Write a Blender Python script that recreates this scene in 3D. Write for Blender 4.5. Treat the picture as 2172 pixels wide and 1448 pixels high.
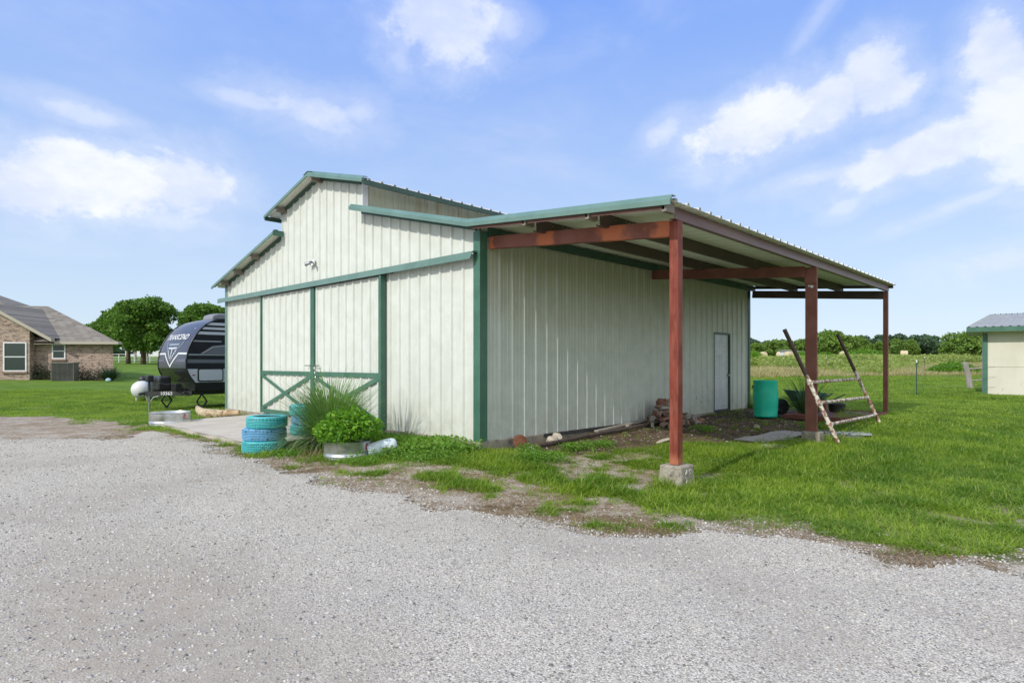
import bpy, math, random
import numpy as np
from mathutils import Vector, Matrix
for o in list(bpy.data.objects): bpy.data.objects.remove(o)
SC = bpy.context.scene
COL = SC.collection
rad = math.radians
# ------------------------------------------------------------------ camera
# world frame: origin = near bottom corner of the barn at slab level, X along the side wall, Y along the front wall
TH = rad(46.0)
RGT = np.array([math.cos(TH), -math.sin(TH), 0.0])
FWD = np.array([math.sin(TH), math.cos(TH), 0.0])
CAM = np.array([-6.856, -7.356, 1.30])
def P(lat, dep):
    """surveyed ground position: metres to the right of / in front of the tripod"""
    q = CAM + RGT*lat + FWD*dep
    return float(q[0]), float(q[1])
cam = bpy.data.cameras.new('camera')
cam.sensor_width = 36.0
cam.lens = 36.0*1290/2172
cam.shift_y = (769-724)/2172.0
cam.clip_start = 0.1
cam.clip_end = 6000
co = bpy.data.objects.new('camera', cam); COL.objects.link(co)
co.location = CAM
co.rotation_euler = (rad(90), 0, -TH)
fw = Vector(FWD)
co.rotation_euler = fw.to_track_quat('-Z', 'Y').to_euler()
SC.camera = co
# ------------------------------------------------------------------ sun, sky, exposure
SUN_EL = rad(37); 
to_sun = Vector((-math.cos(SUN_EL)*math.cos(rad(1.5)), -math.cos(SUN_EL)*math.sin(rad(1.5)), math.sin(SUN_EL)))
sl = bpy.data.lights.new('sun', 'SUN'); sl.energy = 2.75; sl.angle = rad(0.9); sl.color = (1.0, 0.95, 0.87)
so = bpy.data.objects.new('sun', sl); COL.objects.link(so)
so.rotation_euler = to_sun.to_track_quat('Z', 'Y').to_euler()
SC.view_settings.view_transform = 'Standard'; SC.view_settings.look = 'None'
SC.view_settings.exposure = 0.22; SC.view_settings.gamma = 1.0
SC.cycles.max_bounces = 6; SC.cycles.diffuse_bounces = 3; SC.cycles.glossy_bounces = 3
SC.cycles.transparent_max_bounces = 8

world = bpy.data.worlds.new('World'); SC.world = world; world.use_nodes = True
wn = world.node_tree.nodes; wl = world.node_tree.links
wn.clear()
class NB:
    """small node builder"""
    def __init__(s, nt): s.nt = nt
    def n(s, t, **k):
        x = s.nt.nodes.new(t)
        for a, v in k.items(): setattr(x, a, v)
        return x
    def put(s, sock, v):
        if v is None: return
        if isinstance(v, bpy.types.NodeSocket): s.nt.links.new(v, sock)
        else:
            if sock.type == 'RGBA' and not hasattr(v, '__len__'): v = (v, v, v, 1)
            if sock.type == 'RGBA' and len(v) == 3: v = (*v, 1)
            sock.default_value = v
    def m(s, op, a, b=None, c=None, clamp=False):
        x = s.n('ShaderNodeMath', operation=op, use_clamp=clamp)
        s.put(x.inputs[0], a)
        if b is not None: s.put(x.inputs[1], b)
        if c is not None: s.put(x.inputs[2], c)
        return x.outputs[0]
    def vm(s, op, a, b=None):
        x = s.n('ShaderNodeVectorMath', operation=op); s.put(x.inputs[0], a)
        if b is not None: s.put(x.inputs[1], b)
        return x.outputs['Value'] if op in ('DOT_PRODUCT', 'LENGTH', 'DISTANCE') else x.outputs[0]
    def noise(s, vec, scale, detail=3, rough=.5, dist=0.0):
        x = s.n('ShaderNodeTexNoise'); s.put(x.inputs['Vector'], vec)
        x.inputs['Scale'].default_value = scale; x.inputs['Detail'].default_value = detail
        x.inputs['Roughness'].default_value = rough; x.inputs['Distortion'].default_value = dist
        return x.outputs[0]
    def ramp(s, f, a, b, to0=0.0, to1=1.0, smooth=True):
        x = s.n('ShaderNodeMapRange'); x.interpolation_type = 'SMOOTHSTEP' if smooth else 'LINEAR'; x.clamp = True
        s.put(x.inputs[0], f); x.inputs[1].default_value = a; x.inputs[2].default_value = b
        x.inputs[3].default_value = to0; x.inputs[4].default_value = to1
        return x.outputs[0]
    def mix(s, f, a, b, mode='MIX'):
        x = s.n('ShaderNodeMix', data_type='RGBA', blend_type=mode); x.clamp_factor = True
        s.put(x.inputs[0], f); s.put(x.inputs[6], a); s.put(x.inputs[7], b)
        return x.outputs[2]
    def scale(s, vec, sc):
        x = s.n('ShaderNodeMapping'); s.put(x.inputs[0], vec); x.inputs['Scale'].default_value = sc
        return x.outputs[0]
w = NB(world.node_tree)
sky = w.n('ShaderNodeTexSky', sky_type='NISHITA'); sky.sun_disc = False
sky.sun_elevation = SUN_EL; sky.sun_rotation = math.atan2(to_sun.x, to_sun.y)
sky.air_density = 1.0; sky.dust_density = 0.6; sky.ozone_density = 2.5; sky.altitude = 100
tc = w.n('ShaderNodeTexCoord').outputs['Generated']
sep = w.n('ShaderNodeSeparateXYZ'); wl.new(tc, sep.inputs[0])
DX, DY, DZ = sep.outputs
az = w.m('ARCTAN2', DX, DY)
el = w.m('ARCSINE', DZ)
# clouds: (azimuth offset from the view in rad, elevation in rad, half width, half height, tilt, opacity)
CL = []
def cl(px, py, wx, wy, tilt=0.0, op=1.0):
    u = (px-1086)/1290; v = (769-py)/1290
    a = TH + math.atan(u); e = math.atan(v/math.hypot(1, u))
    sc = 1/1290/ math.hypot(1, u)
    CL.append((a, e, wx*sc/math.hypot(1, u)*1.05, wy*sc, tilt, op))
cl(190, 385, 250, 75, 0, 1.0); cl(150, 330, 90, 40, 0, 1.0); cl(400, 390, 120, 75, -.1, .85); cl(60, 400, 140, 70, 0, .9); cl(300, 450, 190, 50, -.1, .5)
cl(170, 240, 140, 28, -.1, .55); cl(680, 240, 150, 50, -.15, .62); cl(760, 240, 70, 50, 0, .5); cl(540, 215, 100, 22, -.1, .45)
cl(930, 40, 130, 90, 0, .75); cl(850, 110, 50, 70, .3, .45); cl(1060, 50, 60, 40, 0, .5)
cl(1400, 285, 60, 34, .5, .6); cl(1600, 265, 150, 70, .3, .95); cl(1740, 230, 130, 60, .3, .8); cl(1860, 170, 90, 80, .3, .75); cl(1560, 310, 140, 50, 0, .6)
cl(2120, 110, 90, 100, .4, .8); cl(1960, 320, 260, 50, .2, .85); cl(2130, 240, 120, 90, .2, .9); cl(1760, 370, 150, 30, .15, .6); cl(1790, 440, 50, 22, .4, .45)
cl(2060, 425, 200, 18, .3, .4); cl(2110, 560, 160, 40, .15, .45); cl(1730, 45, 110, 22, .8, .28); cl(2300, 300, 200, 120, 0, .8)
cl(-300, 300, 250, 100, 0, .9); cl(2900, 200, 500, 120, 0, .8); cl(-900, 500, 500, 80, 0, .7)
nz1 = w.noise(w.scale(tc, (1, 1, 1.7)), 7.0, 9, .62, .15)
nz2 = w.noise(tc, 30.0, 8, .68, .1)
nz = w.m('ADD', w.m('MULTIPLY', w.m('SUBTRACT', nz1, .5), 1.6), w.m('MULTIPLY', w.m('SUBTRACT', nz2, .5), .8))
tot = None
for a, e, ha, he, t, op in CL:
    da = w.m('SUBTRACT', az, a); de = w.m('SUBTRACT', el, e)
    c, s_ = math.cos(t), math.sin(t)
    x1 = w.m('MULTIPLY_ADD', da, c/ha, w.m('MULTIPLY', de, s_/ha))
    y1 = w.m('MULTIPLY_ADD', de, c/he, w.m('MULTIPLY', da, -s_/he))
    # flat-ish base: compress the lower half
    d = w.m('SQRT', w.m('ADD', w.m('MULTIPLY', x1, x1), w.m('MULTIPLY', y1, y1)))
    e_ = w.m('ADD', w.m('SUBTRACT', 1.0, d), nz)
    f = w.m('MAXIMUM', w.ramp(e_, -.16, .46 if op > .7 else .9, 0.0, op), w.ramp(e_, -.75, .35, 0.0, op*.42))
    tot = f if tot is None else w.m('MAXIMUM', tot, f)
veil = w.m('MULTIPLY', w.ramp(w.noise(w.scale(tc, (.6, 1.2, 3)), 3.0, 5, .6, .5), .42, .85), .22)
veil = w.m('MULTIPLY', veil, w.ramp(el, .0, .2))
mask = w.m('MAXIMUM', tot, veil)
SKYG = 0.105
base = w.mix(1.0, sky.outputs[0], (SKYG*1.18, SKYG*1.0, SKYG*1.02), 'MULTIPLY')
# milky summer air: brightens the sky evenly, more so towards the horizon
air = w.mix(w.ramp(el, .0, .62, 0, 1, False), (.62, .77, .87), (.155, .345, .95))
base = w.mix(.8, base, air)
cshade = w.mix(w.ramp(nz1, .35, .65), (.66, .72, .90), (.83, .86, .93))
# added bright cloud sheet behind the camera, unseen, to fill the shaded side wall
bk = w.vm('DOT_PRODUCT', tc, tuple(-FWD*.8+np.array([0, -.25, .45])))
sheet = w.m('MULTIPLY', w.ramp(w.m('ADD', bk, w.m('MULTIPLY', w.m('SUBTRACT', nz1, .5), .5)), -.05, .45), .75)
fillsky = (.96, 1.0, 1.02)
skyc = w.mix(sheet, w.mix(mask, base, cshade), fillsky)
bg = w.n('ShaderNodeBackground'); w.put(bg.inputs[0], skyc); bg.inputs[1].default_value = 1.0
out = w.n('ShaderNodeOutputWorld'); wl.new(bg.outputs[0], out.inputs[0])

# ------------------------------------------------------------------ helpers: objects
def tag(o, label=None, cat=None, group=None, kind=None):
    if label: o['label'] = label
    if cat: o['category'] = cat
    if group: o['group'] = group
    if kind: o['kind'] = kind
    return o
def empty(name, loc=(0, 0, 0), rz=0.0, label=None, cat=None, group=None):
    o = bpy.data.objects.new(name, None); o.empty_display_size = .2; COL.objects.link(o)
    o.location = loc; o.rotation_euler = (0, 0, rz)
    return tag(o, label, cat, group)
def copy_tree(o, parent=None):
    c = o.copy(); COL.objects.link(c); c.parent = parent
    for ch in list(o.children):
        copy_tree(ch, c)
    return c
class MB:
    def __init__(s): s.v = []; s.f = []; s.mi = []; s.k = 0
    def add(s, v, f, mi=0):
        b = len(s.v); s.v += [tuple(map(float, p)) for p in v]; s.f += [tuple(b+i for i in q) for q in f]; s.mi += [mi]*len(f)
    def box(s, a, b, mi=0):
        x0, y0, z0 = [min(p, q) for p, q in zip(a, b)]; x1, y1, z1 = [max(p, q) for p, q in zip(a, b)]
        s.add([(x0,y0,z0),(x1,y0,z0),(x1,y1,z0),(x0,y1,z0),(x0,y0,z1),(x1,y0,z1),(x1,y1,z1),(x0,y1,z1)],
              [(3,2,1,0),(4,5,6,7),(0,1,5,4),(1,2,6,5),(2,3,7,6),(3,0,4,7)], mi)
    def beam(s, p, q, w, h, up=(0, 0, 1), mi=0):
        p = Vector(p); q = Vector(q); d = (q-p).normalized(); sd = d.cross(Vector(up)).normalized(); u = sd.cross(d)
        V = []
        for c in (p, q):
            for a, b in ((-1,-1),(1,-1),(1,1),(-1,1)): V.append(c+sd*(a*w/2)+u*(b*h/2))
        s.add(V, [(3,2,1,0),(4,5,6,7),(0,1,5,4),(1,2,6,5),(2,3,7,6),(3,0,4,7)], mi)
    def tube(s, pts, r, seg=10, cap=True, mi=0):
        pts = [Vector(p) for p in pts]; n = len(pts)
        rs = r if hasattr(r, '__len__') else [r]*n
        ref = Vector((0, 0, 1)); rings = []
        V = []; F = []
        prev = None
        for i, p in enumerate(pts):
            d = (pts[min(i+1, n-1)]-pts[max(i-1, 0)]).normalized()
            if prev is None:
                a = d.cross(ref)
                if a.length < .1: a = d.cross(Vector((1, 0, 0)))
                a.normalize()
            else:
                a = (prev - d*prev.dot(d)).normalized()
            prev = a; b = d.cross(a)
            for k in range(seg):
                t = 2*math.pi*k/seg; V.append(p+(a*math.cos(t)+b*math.sin(t))*rs[i])
        for i in range(n-1):
            for k in range(seg):
                k2 = (k+1) % seg; F.append((i*seg+k, i*seg+k2, (i+1)*seg+k2, (i+1)*seg+k))
        if cap: F.append(tuple(range(seg-1, -1, -1))); F.append(tuple((n-1)*seg+k for k in range(seg)))
        s.add(V, F, mi)
    def lathe(s, prof, c=(0, 0, 0), seg=32, mi=0, ax=None):
        V = []; F = []; n = len(prof)
        for r, z in prof:
            for k in range(seg):
                t = 2*math.pi*k/seg; V.append(Vector((r*math.cos(t), r*math.sin(t), z)))
        for i in range(n-1):
            for k in range(seg):
                k2 = (k+1) % seg; F.append((i*seg+k, i*seg+k2, (i+1)*seg+k2, (i+1)*seg+k))
        if ax is not None:
            q = Vector((0, 0, 1)).rotation_difference(Vector(ax).normalized()); V = [q @ v for v in V]
        s.add([v+Vector(c) for v in V], F, mi)
    def prism(s, poly, fn, a, b, mi=0):
        """extrude the 2-D polygon between depth a and b; fn(u, v, depth) -> point"""
        n = len(poly); V = [fn(u, v, a) for u, v in poly]+[fn(u, v, b) for u, v in poly]
        F = [tuple(range(n-1, -1, -1)), tuple(range(n, 2*n))]+[(i, (i+1) % n, n+(i+1) % n, n+i) for i in range(n)]
        s.add(V, F, mi)
    def build(s, name, mat, parent=None, smooth=False, bevel=0.0, loc=None, rz=0.0, autos=None):
        me = bpy.data.meshes.new(name); me.from_pydata(s.v, [], s.f); me.update()
        mats = mat if isinstance(mat, (list, tuple)) else [mat]
        for m_ in mats: me.materials.append(m_)
        if len(mats) > 1: me.polygons.foreach_set('material_index', s.mi)
        if smooth: me.polygons.foreach_set('use_smooth', [True]*len(me.polygons))
        o = bpy.data.objects.new(name, me); COL.objects.link(o); o.parent = parent
        if loc is not None: o.location = loc
        if rz: o.rotation_euler = (0, 0, rz)
        if bevel:
            m_ = o.modifiers.new('bevel', 'BEVEL'); m_.width = bevel; m_.segments = 2; m_.limit_method = 'ANGLE'; m_.angle_limit = rad(40)
        if smooth and autos:
            try: me.set_sharp_from_angle(angle=rad(autos))
            except Exception: pass
        return o
def nmesh(name, V, F, mat, parent=None, smooth=False, attrs=None, mi=None):
    """numpy mesh: V (n,3), F (m,k)"""
    V = np.asarray(V, dtype=np.float32); F = np.asarray(F, dtype=np.int32)
    me = bpy.data.meshes.new(name); k = F.shape[1]
    me.vertices.add(len(V)); me.vertices.foreach_set('co', V.ravel())
    me.loops.add(F.size); me.loops.foreach_set('vertex_index', F.ravel())
    me.polygons.add(len(F)); me.polygons.foreach_set('loop_start', np.arange(0, F.size, k, dtype=np.int32))
    me.update(calc_edges=True)
    mats = mat if isinstance(mat, (list, tuple)) else [mat]
    for m_ in mats: me.materials.append(m_)
    if mi is not None: me.polygons.foreach_set('material_index', np.asarray(mi, dtype=np.int32))
    if smooth: me.polygons.foreach_set('use_smooth', np.ones(len(F), dtype=bool))
    for nm, arr in (attrs or {}).items():
        at = me.attributes.new(nm, 'FLOAT', 'POINT'); at.data.foreach_set('value', np.asarray(arr, dtype=np.float32))
    o = bpy.data.objects.new(name, me); COL.objects.link(o); o.parent = parent
    return o

# ------------------------------------------------------------------ materials
def M(name, c1, c2=None, scale=4.0, rough=.6, metal=0.0, bump=0.0, bscale=None, stretch=(1, 1, 1), lo=.35, hi=.65, c3=None, s3=20.0, l3=.6, h3=.7,
      detail=5, spec=.5, coord='Object', fn=None):
    m_ = bpy.data.materials.new(name); m_.use_nodes = True
    nt = m_.node_tree; b = NB(nt); bs = nt.nodes['Principled BSDF']
    vec = b.n('ShaderNodeTexCoord').outputs[coord] if coord != 'World' else b.n('ShaderNodeNewGeometry').outputs['Position']
    v2 = b.scale(vec, stretch)
    col = None
    if c2 is not None:
        col = b.mix(b.ramp(b.noise(v2, scale, detail, .6), lo, hi), c1, c2)
    if c3 is not None:
        col = b.mix(b.ramp(b.noise(v2, s3, 5, .65), l3, h3), col if col is not None else c1, c3)
    if fn: col = fn(b, vec, col if col is not None else (*c1, 1))
    if col is None: bs.inputs['Base Color'].default_value = (*c1, 1)
    else: b.put(bs.inputs['Base Color'], col)
    bs.inputs['Roughness'].default_value = rough; bs.inputs['Metallic'].default_value = metal
    bs.inputs['Specular IOR Level'].default_value = spec
    if bump:
        bp = b.n('ShaderNodeBump'); bp.inputs['Strength'].default_value = bump; bp.inputs['Distance'].default_value = .02
        nt.links.new(b.noise(v2, bscale or scale*4, 4, .6), bp.inputs['Height']); nt.links.new(bp.outputs[0], bs.inputs['Normal'])
    return m_
def foliage(name, c1, c2, c3, scale=.6, trans=.35, rough=.55, fine=6.0):
    m_ = bpy.data.materials.new(name); m_.use_nodes = True
    nt = m_.node_tree; b = NB(nt); bs = nt.nodes['Principled BSDF']; o = nt.nodes['Material Output']
    pos = b.n('ShaderNodeNewGeometry').outputs['Position']
    rnd = b.n('ShaderNodeObjectInfo').outputs['Random']
    isl = b.n('ShaderNodeNewGeometry').outputs['Random Per Island']
    col = b.mix(b.ramp(b.noise(pos, scale, 3, .6), .36, .64), c1, c2)
    col = b.mix(b.m('MULTIPLY', b.ramp(isl, .3, 1.0), .8), col, c3)
    col = b.mix(b.m('MULTIPLY', b.ramp(b.noise(pos, fine, 2, .5), .45, .7), .35), col, c1)
    b.put(bs.inputs['Base Color'], col); bs.inputs['Roughness'].default_value = rough; bs.inputs['Specular IOR Level'].default_value = .25
    tr = b.n('ShaderNodeBsdfTranslucent'); b.put(tr.inputs[0], b.mix(1.0, col, (1.3, 1.35, .7), 'MULTIPLY'))
    mx = b.n('ShaderNodeMixShader'); mx.inputs[0].default_value = trans
    nt.links.new(bs.outputs[0], mx.inputs[1]); nt.links.new(tr.outputs[0], mx.inputs[2]); nt.links.new(mx.outputs[0], o.inputs[0])
    return m_
RED = None
def panel_fn(b, vec, col):
    # mildew and dust streaks running down the sheets, rust freckles
    v = b.scale(vec, (3.0, 3.0, .35)); s1 = b.ramp(b.noise(v, 2.2, 4, .6), .5, .78)
    col = b.mix(b.m('MULTIPLY', s1, .26), col, (.40, .44, .34))
    sep = b.n('ShaderNodeSeparateXYZ'); b.nt.links.new(vec, sep.inputs[0])
    low = b.ramp(sep.outputs[2], .1, .75, 1, 0)
    d = b.m('MULTIPLY', low, b.ramp(b.noise(vec, 5, 5, .7), .38, .62))
    return b.mix(b.m('MULTIPLY', d, .28), col, (.38, .36, .27))
def side_fn(b, vec, col):
    col = panel_fn(b, vec, col)
    sep = b.n('ShaderNodeSeparateXYZ'); b.nt.links.new(vec, sep.inputs[0])
    # green-brown tint, stronger in ragged streaks towards the top of the wall
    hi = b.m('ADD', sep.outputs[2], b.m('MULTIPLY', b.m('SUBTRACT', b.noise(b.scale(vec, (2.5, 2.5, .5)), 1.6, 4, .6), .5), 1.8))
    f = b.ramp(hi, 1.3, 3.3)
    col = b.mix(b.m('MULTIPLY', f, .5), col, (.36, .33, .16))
    # dark scuffs on the lower wall near the little door
    sc_ = b.ramp(b.noise(b.scale(vec, (5, 5, 1.6)), 3.0, 5, .75), .6, .66)
    zone = b.m('MULTIPLY', b.ramp(sep.outputs[0], 5.6, 6.6), b.m('MULTIPLY', b.ramp(sep.outputs[2], .1, .4), b.ramp(sep.outputs[2], 1.0, 1.45, 1, 0)))
    zone = b.m('MULTIPLY', zone, b.ramp(sep.outputs[0], 8.2, 8.6, 1, 0))
    return b.mix(b.m('MULTIPLY', sc_, b.m('MULTIPLY', zone, .8)), col, (.10, .10, .09))
def mon_fn(b, vec, col):
    sep = b.n('ShaderNodeSeparateXYZ'); b.nt.links.new(vec, sep.inputs[0])
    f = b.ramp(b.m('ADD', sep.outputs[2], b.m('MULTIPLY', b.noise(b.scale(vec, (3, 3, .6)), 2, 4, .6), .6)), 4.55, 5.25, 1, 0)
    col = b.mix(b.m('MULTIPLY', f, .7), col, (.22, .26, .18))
    r = b.ramp(b.noise(b.scale(vec, (4, 4, .25)), 2.0, 4, .7), .5, .7)
    return b.mix(b.m('MULTIPLY', r, .55), col, (.38, .30, .14))
def beam_fn(b, vec, col):
    # rub marks of fresh primer at the welds (on the front tie beam)
    sep = b.n('ShaderNodeSeparateXYZ'); b.nt.links.new(vec, sep.inputs[0])
    tot = None
    for y0, hw in ((-.10, .16), (-1.28, .24), (-2.5, .34), (-3.32, .22)):
        d = b.m('ABSOLUTE', b.m('SUBTRACT', sep.outputs[1], y0))
        d = b.m('ADD', d, b.m('MULTIPLY', b.m('SUBTRACT', b.noise(vec, 5, 3, .5), .5), .5))
        f = b.ramp(d, hw*.35, hw); f = b.m('SUBTRACT', 1, f)
        tot = f if tot is None else b.m('MAXIMUM', tot, f)
    return b.mix(b.m('MULTIPLY', tot, .85), col, (.56, .17, .075))
def post_fn(b, vec, col):
    f = b.ramp(b.noise(b.scale(vec, (8, 8, 1.2)), 2.5, 5, .7), .46, .6)
    col = b.mix(b.m('MULTIPLY', f, .55), col, (.27, .10, .06))
    sep = b.n('ShaderNodeSeparateXYZ'); b.nt.links.new(vec, sep.inputs[0])
    g = b.ramp(b.m('ADD', sep.outputs[2], b.m('MULTIPLY', b.noise(vec, 9, 3, .5), .25)), .12, .30, 1, 0)
    return b.mix(b.m('MULTIPLY', g, .6), col, (.48, .19, .10))
m_front = M('cream_panel', (.585, .61, .55), (.64, .665, .61), 3, .42, fn=panel_fn, spec=.4)
m_side = M('cream_panel_weathered', (.56, .60, .54), (.62, .655, .60), 3, .42, fn=side_fn, spec=.4)
m_mon = M('cream_panel_mildewed', (.56, .56, .42), (.60, .60, .48), 3, .5, fn=mon_fn)
m_green = M('green_trim_paint', (.115, .205, .168), (.14, .24, .20), 2.5, .38, c3=(.17, .29, .24), s3=12, l3=.62, h3=.8)
m_green2 = M('green_door_paint', (.045, .13, .088), (.065, .165, .115), 2.5, .42, c3=(.15, .26, .2), s3=14, l3=.62, h3=.8)
m_galv = M('galvalume_roof', (.48, .50, .51), (.56, .58, .60), 4, .38, .55)
m_under = M('white_roof_underside', (.60, .62, .52), (.66, .68, .58), 2, .5)
m_iron = M('red_oxide_steel', (.205, .085, .06), (.255, .11, .082), 3, .65, c3=(.27, .14, .11), s3=9, l3=.6, h3=.8, spec=.25)
m_tie = M('red_oxide_tie_beam', (.20, .075, .052), (.25, .10, .075), 3, .65, fn=beam_fn, spec=.25)
m_post = M('red_oxide_post', (.17, .034, .022), (.23, .052, .032), 4, .5, fn=post_fn, spec=.25)
m_purlin = M('dark_primer_steel', (.075, .05, .045), (.10, .07, .06), 3, .6, stretch=(.3, 1, 1))
m_stub = M('grey_brown_steel', (.20, .17, .14), (.26, .22, .18), 3, .6)
def conc_fn(b, vec, col):
    f = b.ramp(b.noise(vec, 2.2, 6, .7), .45, .7)
    col = b.mix(b.m('MULTIPLY', f, .5), col, (.20, .175, .14))
    return b.mix(b.m('MULTIPLY', b.ramp(b.noise(vec, 60, 3, .6), .55, .75), .3), col, (.5, .48, .42))
m_conc = M('weathered_concrete', (.36, .33, .28), (.43, .40, .35), 6, .9, bump=.5, bscale=40, fn=conc_fn)
m_footc = M('rough_concrete', (.30, .27, .215), (.38, .345, .28), 7, .92, bump=1.0, bscale=30, fn=conc_fn, c3=(.13, .12, .10), s3=9, l3=.55, h3=.72)
m_white = M('white_paint', (.72, .73, .74), (.66, .67, .68), 3, .45)
m_black = M('black_plastic', (.018, .018, .02), (.03, .03, .033), 8, .4)
m_dark = M('dark_steel', (.03, .03, .032), (.05, .05, .05), 6, .55)
m_chrome = M('bare_metal', (.5, .5, .5), (.42, .42, .43), 8, .3, .8)
m_galvt = M('galvanised_tank', (.52, .54, .56), (.64, .66, .68), 7, .32, .75, c3=(.40, .42, .42), s3=5, l3=.5, h3=.7)
m_stainred = M('red_emblem', (.45, .05, .04), None, rough=.5)
m_wire = M('fence_wire', (.25, .25, .24), None, rough=.6, metal=.4)
# ------------------------------------------------------------------ terrain
_CP = [(-6.9,-7.4,-.23), (-3,0,-.22), (-3,6,-.19), (-1.5,-6,-.22), (.2,-.6,-.15), (-.4,1.0,-.15), (-1.5,1.5,-.19), (-2.4,5,-.19), (-2.4,9,-.17),
       (.2,-3.4,-.285), (.2,-3.9,-.27), (3,-3.4,-.2), (5.4,-3.6,-.19), (10.9,-3.4,-.01), (5,-.3,-.06), (10,-.3,0), (3,-.6,-.10), (2.5,-2,-.16), (7.5,-2,-.06), (0,11.5,-.16),
       (-5,12,-.18), (-9,4,-.22), (-12,-7,-.22), (-6,-14,-.22), (3,-8,-.22), (9,-7,-.15), (14,-4,-.02), (18,2,0), (14,-12,-.15)]
for la, de, z in ((-12,20,-.33), (-10,21.5,-.30), (-8,20,-.24), (-25,37,-.02), (-35,37,0), (-14,30,-.1), (0,40,.02), (17.5,22.5,.1), (24,22,.1), (12,13,-.08), (22,12,-.1), (14,20,0),
                  (-18,22,-.2), (10,30,.02), (-40,20,-.1), (40,30,.1), (-20,12,-.2), (0,-20,-.22), (20,-10,-.22), (-20,-10,-.22), (-8,14,-.17)):
    _CP.append((*P(la, de), z))
_CP = np.array(_CP)
def terrain(x, y):
    x = np.asarray(x, float); y = np.asarray(y, float)
    W = np.zeros_like(x); S = np.zeros_like(x)
    for a, b, z in _CP:
        q = 1.0/((x-a)**2+(y-b)**2+.6)**2
        W += q; S += q*z
    near = S/W
    r = np.hypot(x-CAM[0], y-CAM[1])
    t = np.clip((r-30)/20, 0, 1); t = t*t*(3-2*t)
    far = np.minimum(np.maximum(0, r-36)*.0165, 3.6) + .05
    return near*(1-t)+far*t
def tz(x, y): return float(terrain(np.array([x]), np.array([y]))[0])
_rs = np.random.RandomState(5); _H = _rs.rand(512, 512)
def vn(x, y, s, seed=0):
    x = np.asarray(x)/s+seed*17.3; y = np.asarray(y)/s+seed*31.7
    xi = np.floor(x).astype(int); yi = np.floor(y).astype(int); fx = x-xi; fy = y-yi
    fx = fx*fx*(3-2*fx); fy = fy*fy*(3-2*fy); g = lambda a, b: _H[a % 512, b % 512]
    return (g(xi,yi)*(1-fx)+g(xi+1,yi)*fx)*(1-fy)+(g(xi,yi+1)*(1-fx)+g(xi+1,yi+1)*fx)*fy
def fbm(x, y, s, seed=0, o=4):
    t = 0; a = .5; n = 0
    for i in range(o): t = t+a*vn(x, y, s/2**i, seed+i); n += a; a *= .55
    return t/n
def sstep(a, b, x):
    t = np.clip((x-a)/(b-a), 0, 1); return t*t*(3-2*t)
def sdist(px, py, poly):
    """signed distance, positive outside"""
    px = np.asarray(px, float); py = np.asarray(py, float)
    d = np.full(px.shape, 1e18); ins = np.zeros(px.shape, bool); n = len(poly)
    for i in range(n):
        ax, ay = poly[i]; bx, by = poly[(i+1) % n]
        ex, ey = bx-ax, by-ay; wx, wy = px-ax, py-ay
        t = np.clip((wx*ex+wy*ey)/(ex*ex+ey*ey+1e-12), 0, 1)
        d = np.minimum(d, (wx-ex*t)**2+(wy-ey*t)**2)
        c = ((ay > py) != (by > py)) & (px < (bx-ax)*(py-ay)/(by-ay+1e-15)+ax)
        ins ^= c
    d = np.sqrt(d); return np.where(ins, -d, d)
GRAVEL = [(-16,20), (-10,13.5), (-7.2,11.1), (-5.2,8.7), (-4.5,6.9), (-3.7,6.6), (-2.8,7.4), (-2.62,6.2), (-2.72,4.8), (-2.92,2.3), (-2.95,.75), (-2.9,-.6), (-2.86,-1.8), (-2.7,-2.8), (-2.48,-3.2),
          (-2.37,-3.7), (-2.3,-4.2), (-1.95,-4.5), (-1.55,-4.75), (-1.45,-5.5), (-1.32,-5.9), (-1.3,-6.4), (-1.2,-6.8), (-.9,-7.3), (-.4,-8.2), (1.5,-11), (6,-18), (10,-30), (-60,-60), (-60,20)]
GRASSLINE = [(-18,31), (-7.3,18.7), (-4.5,15.7), (-3.3,14.0), (-3.0,12.6), (-2.9,10.6), (-2.5,9.3), (-2.5,6.4), (-2.65,4.1), (-2.7,2.6), (-2.55,.3), (-2.2,-.6), (-1.6,-.95), (-1.55,-2.2), (-1.5,-3.3),
             (-1.6,-4.15), (-1.3,-4.6), (-1.35,-5.2), (-1.1,-5.5), (-.65,-6.0), (-.5,-6.45), (-.2,-6.75), (.5,-7.5), (2,-10.8), (6.5,-18), (10.5,-30), (-60,-60), (-60,31)]
SOIL = [(.3,.3), (.3,-.55), (1.0,-1.3), (2.2,-1.75), (3.2,-1.9), (3.9,-2.7), (4.8,-3.1), (6.2,-3.1), (8.0,-2.7), (9.6,-2.9), (11.0,-2.2), (11.2,.3)]
PAD = [(-2.42, 3.0), (-2.42, 8.55), (0.1, 8.55), (.1, 3.0)]
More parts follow.
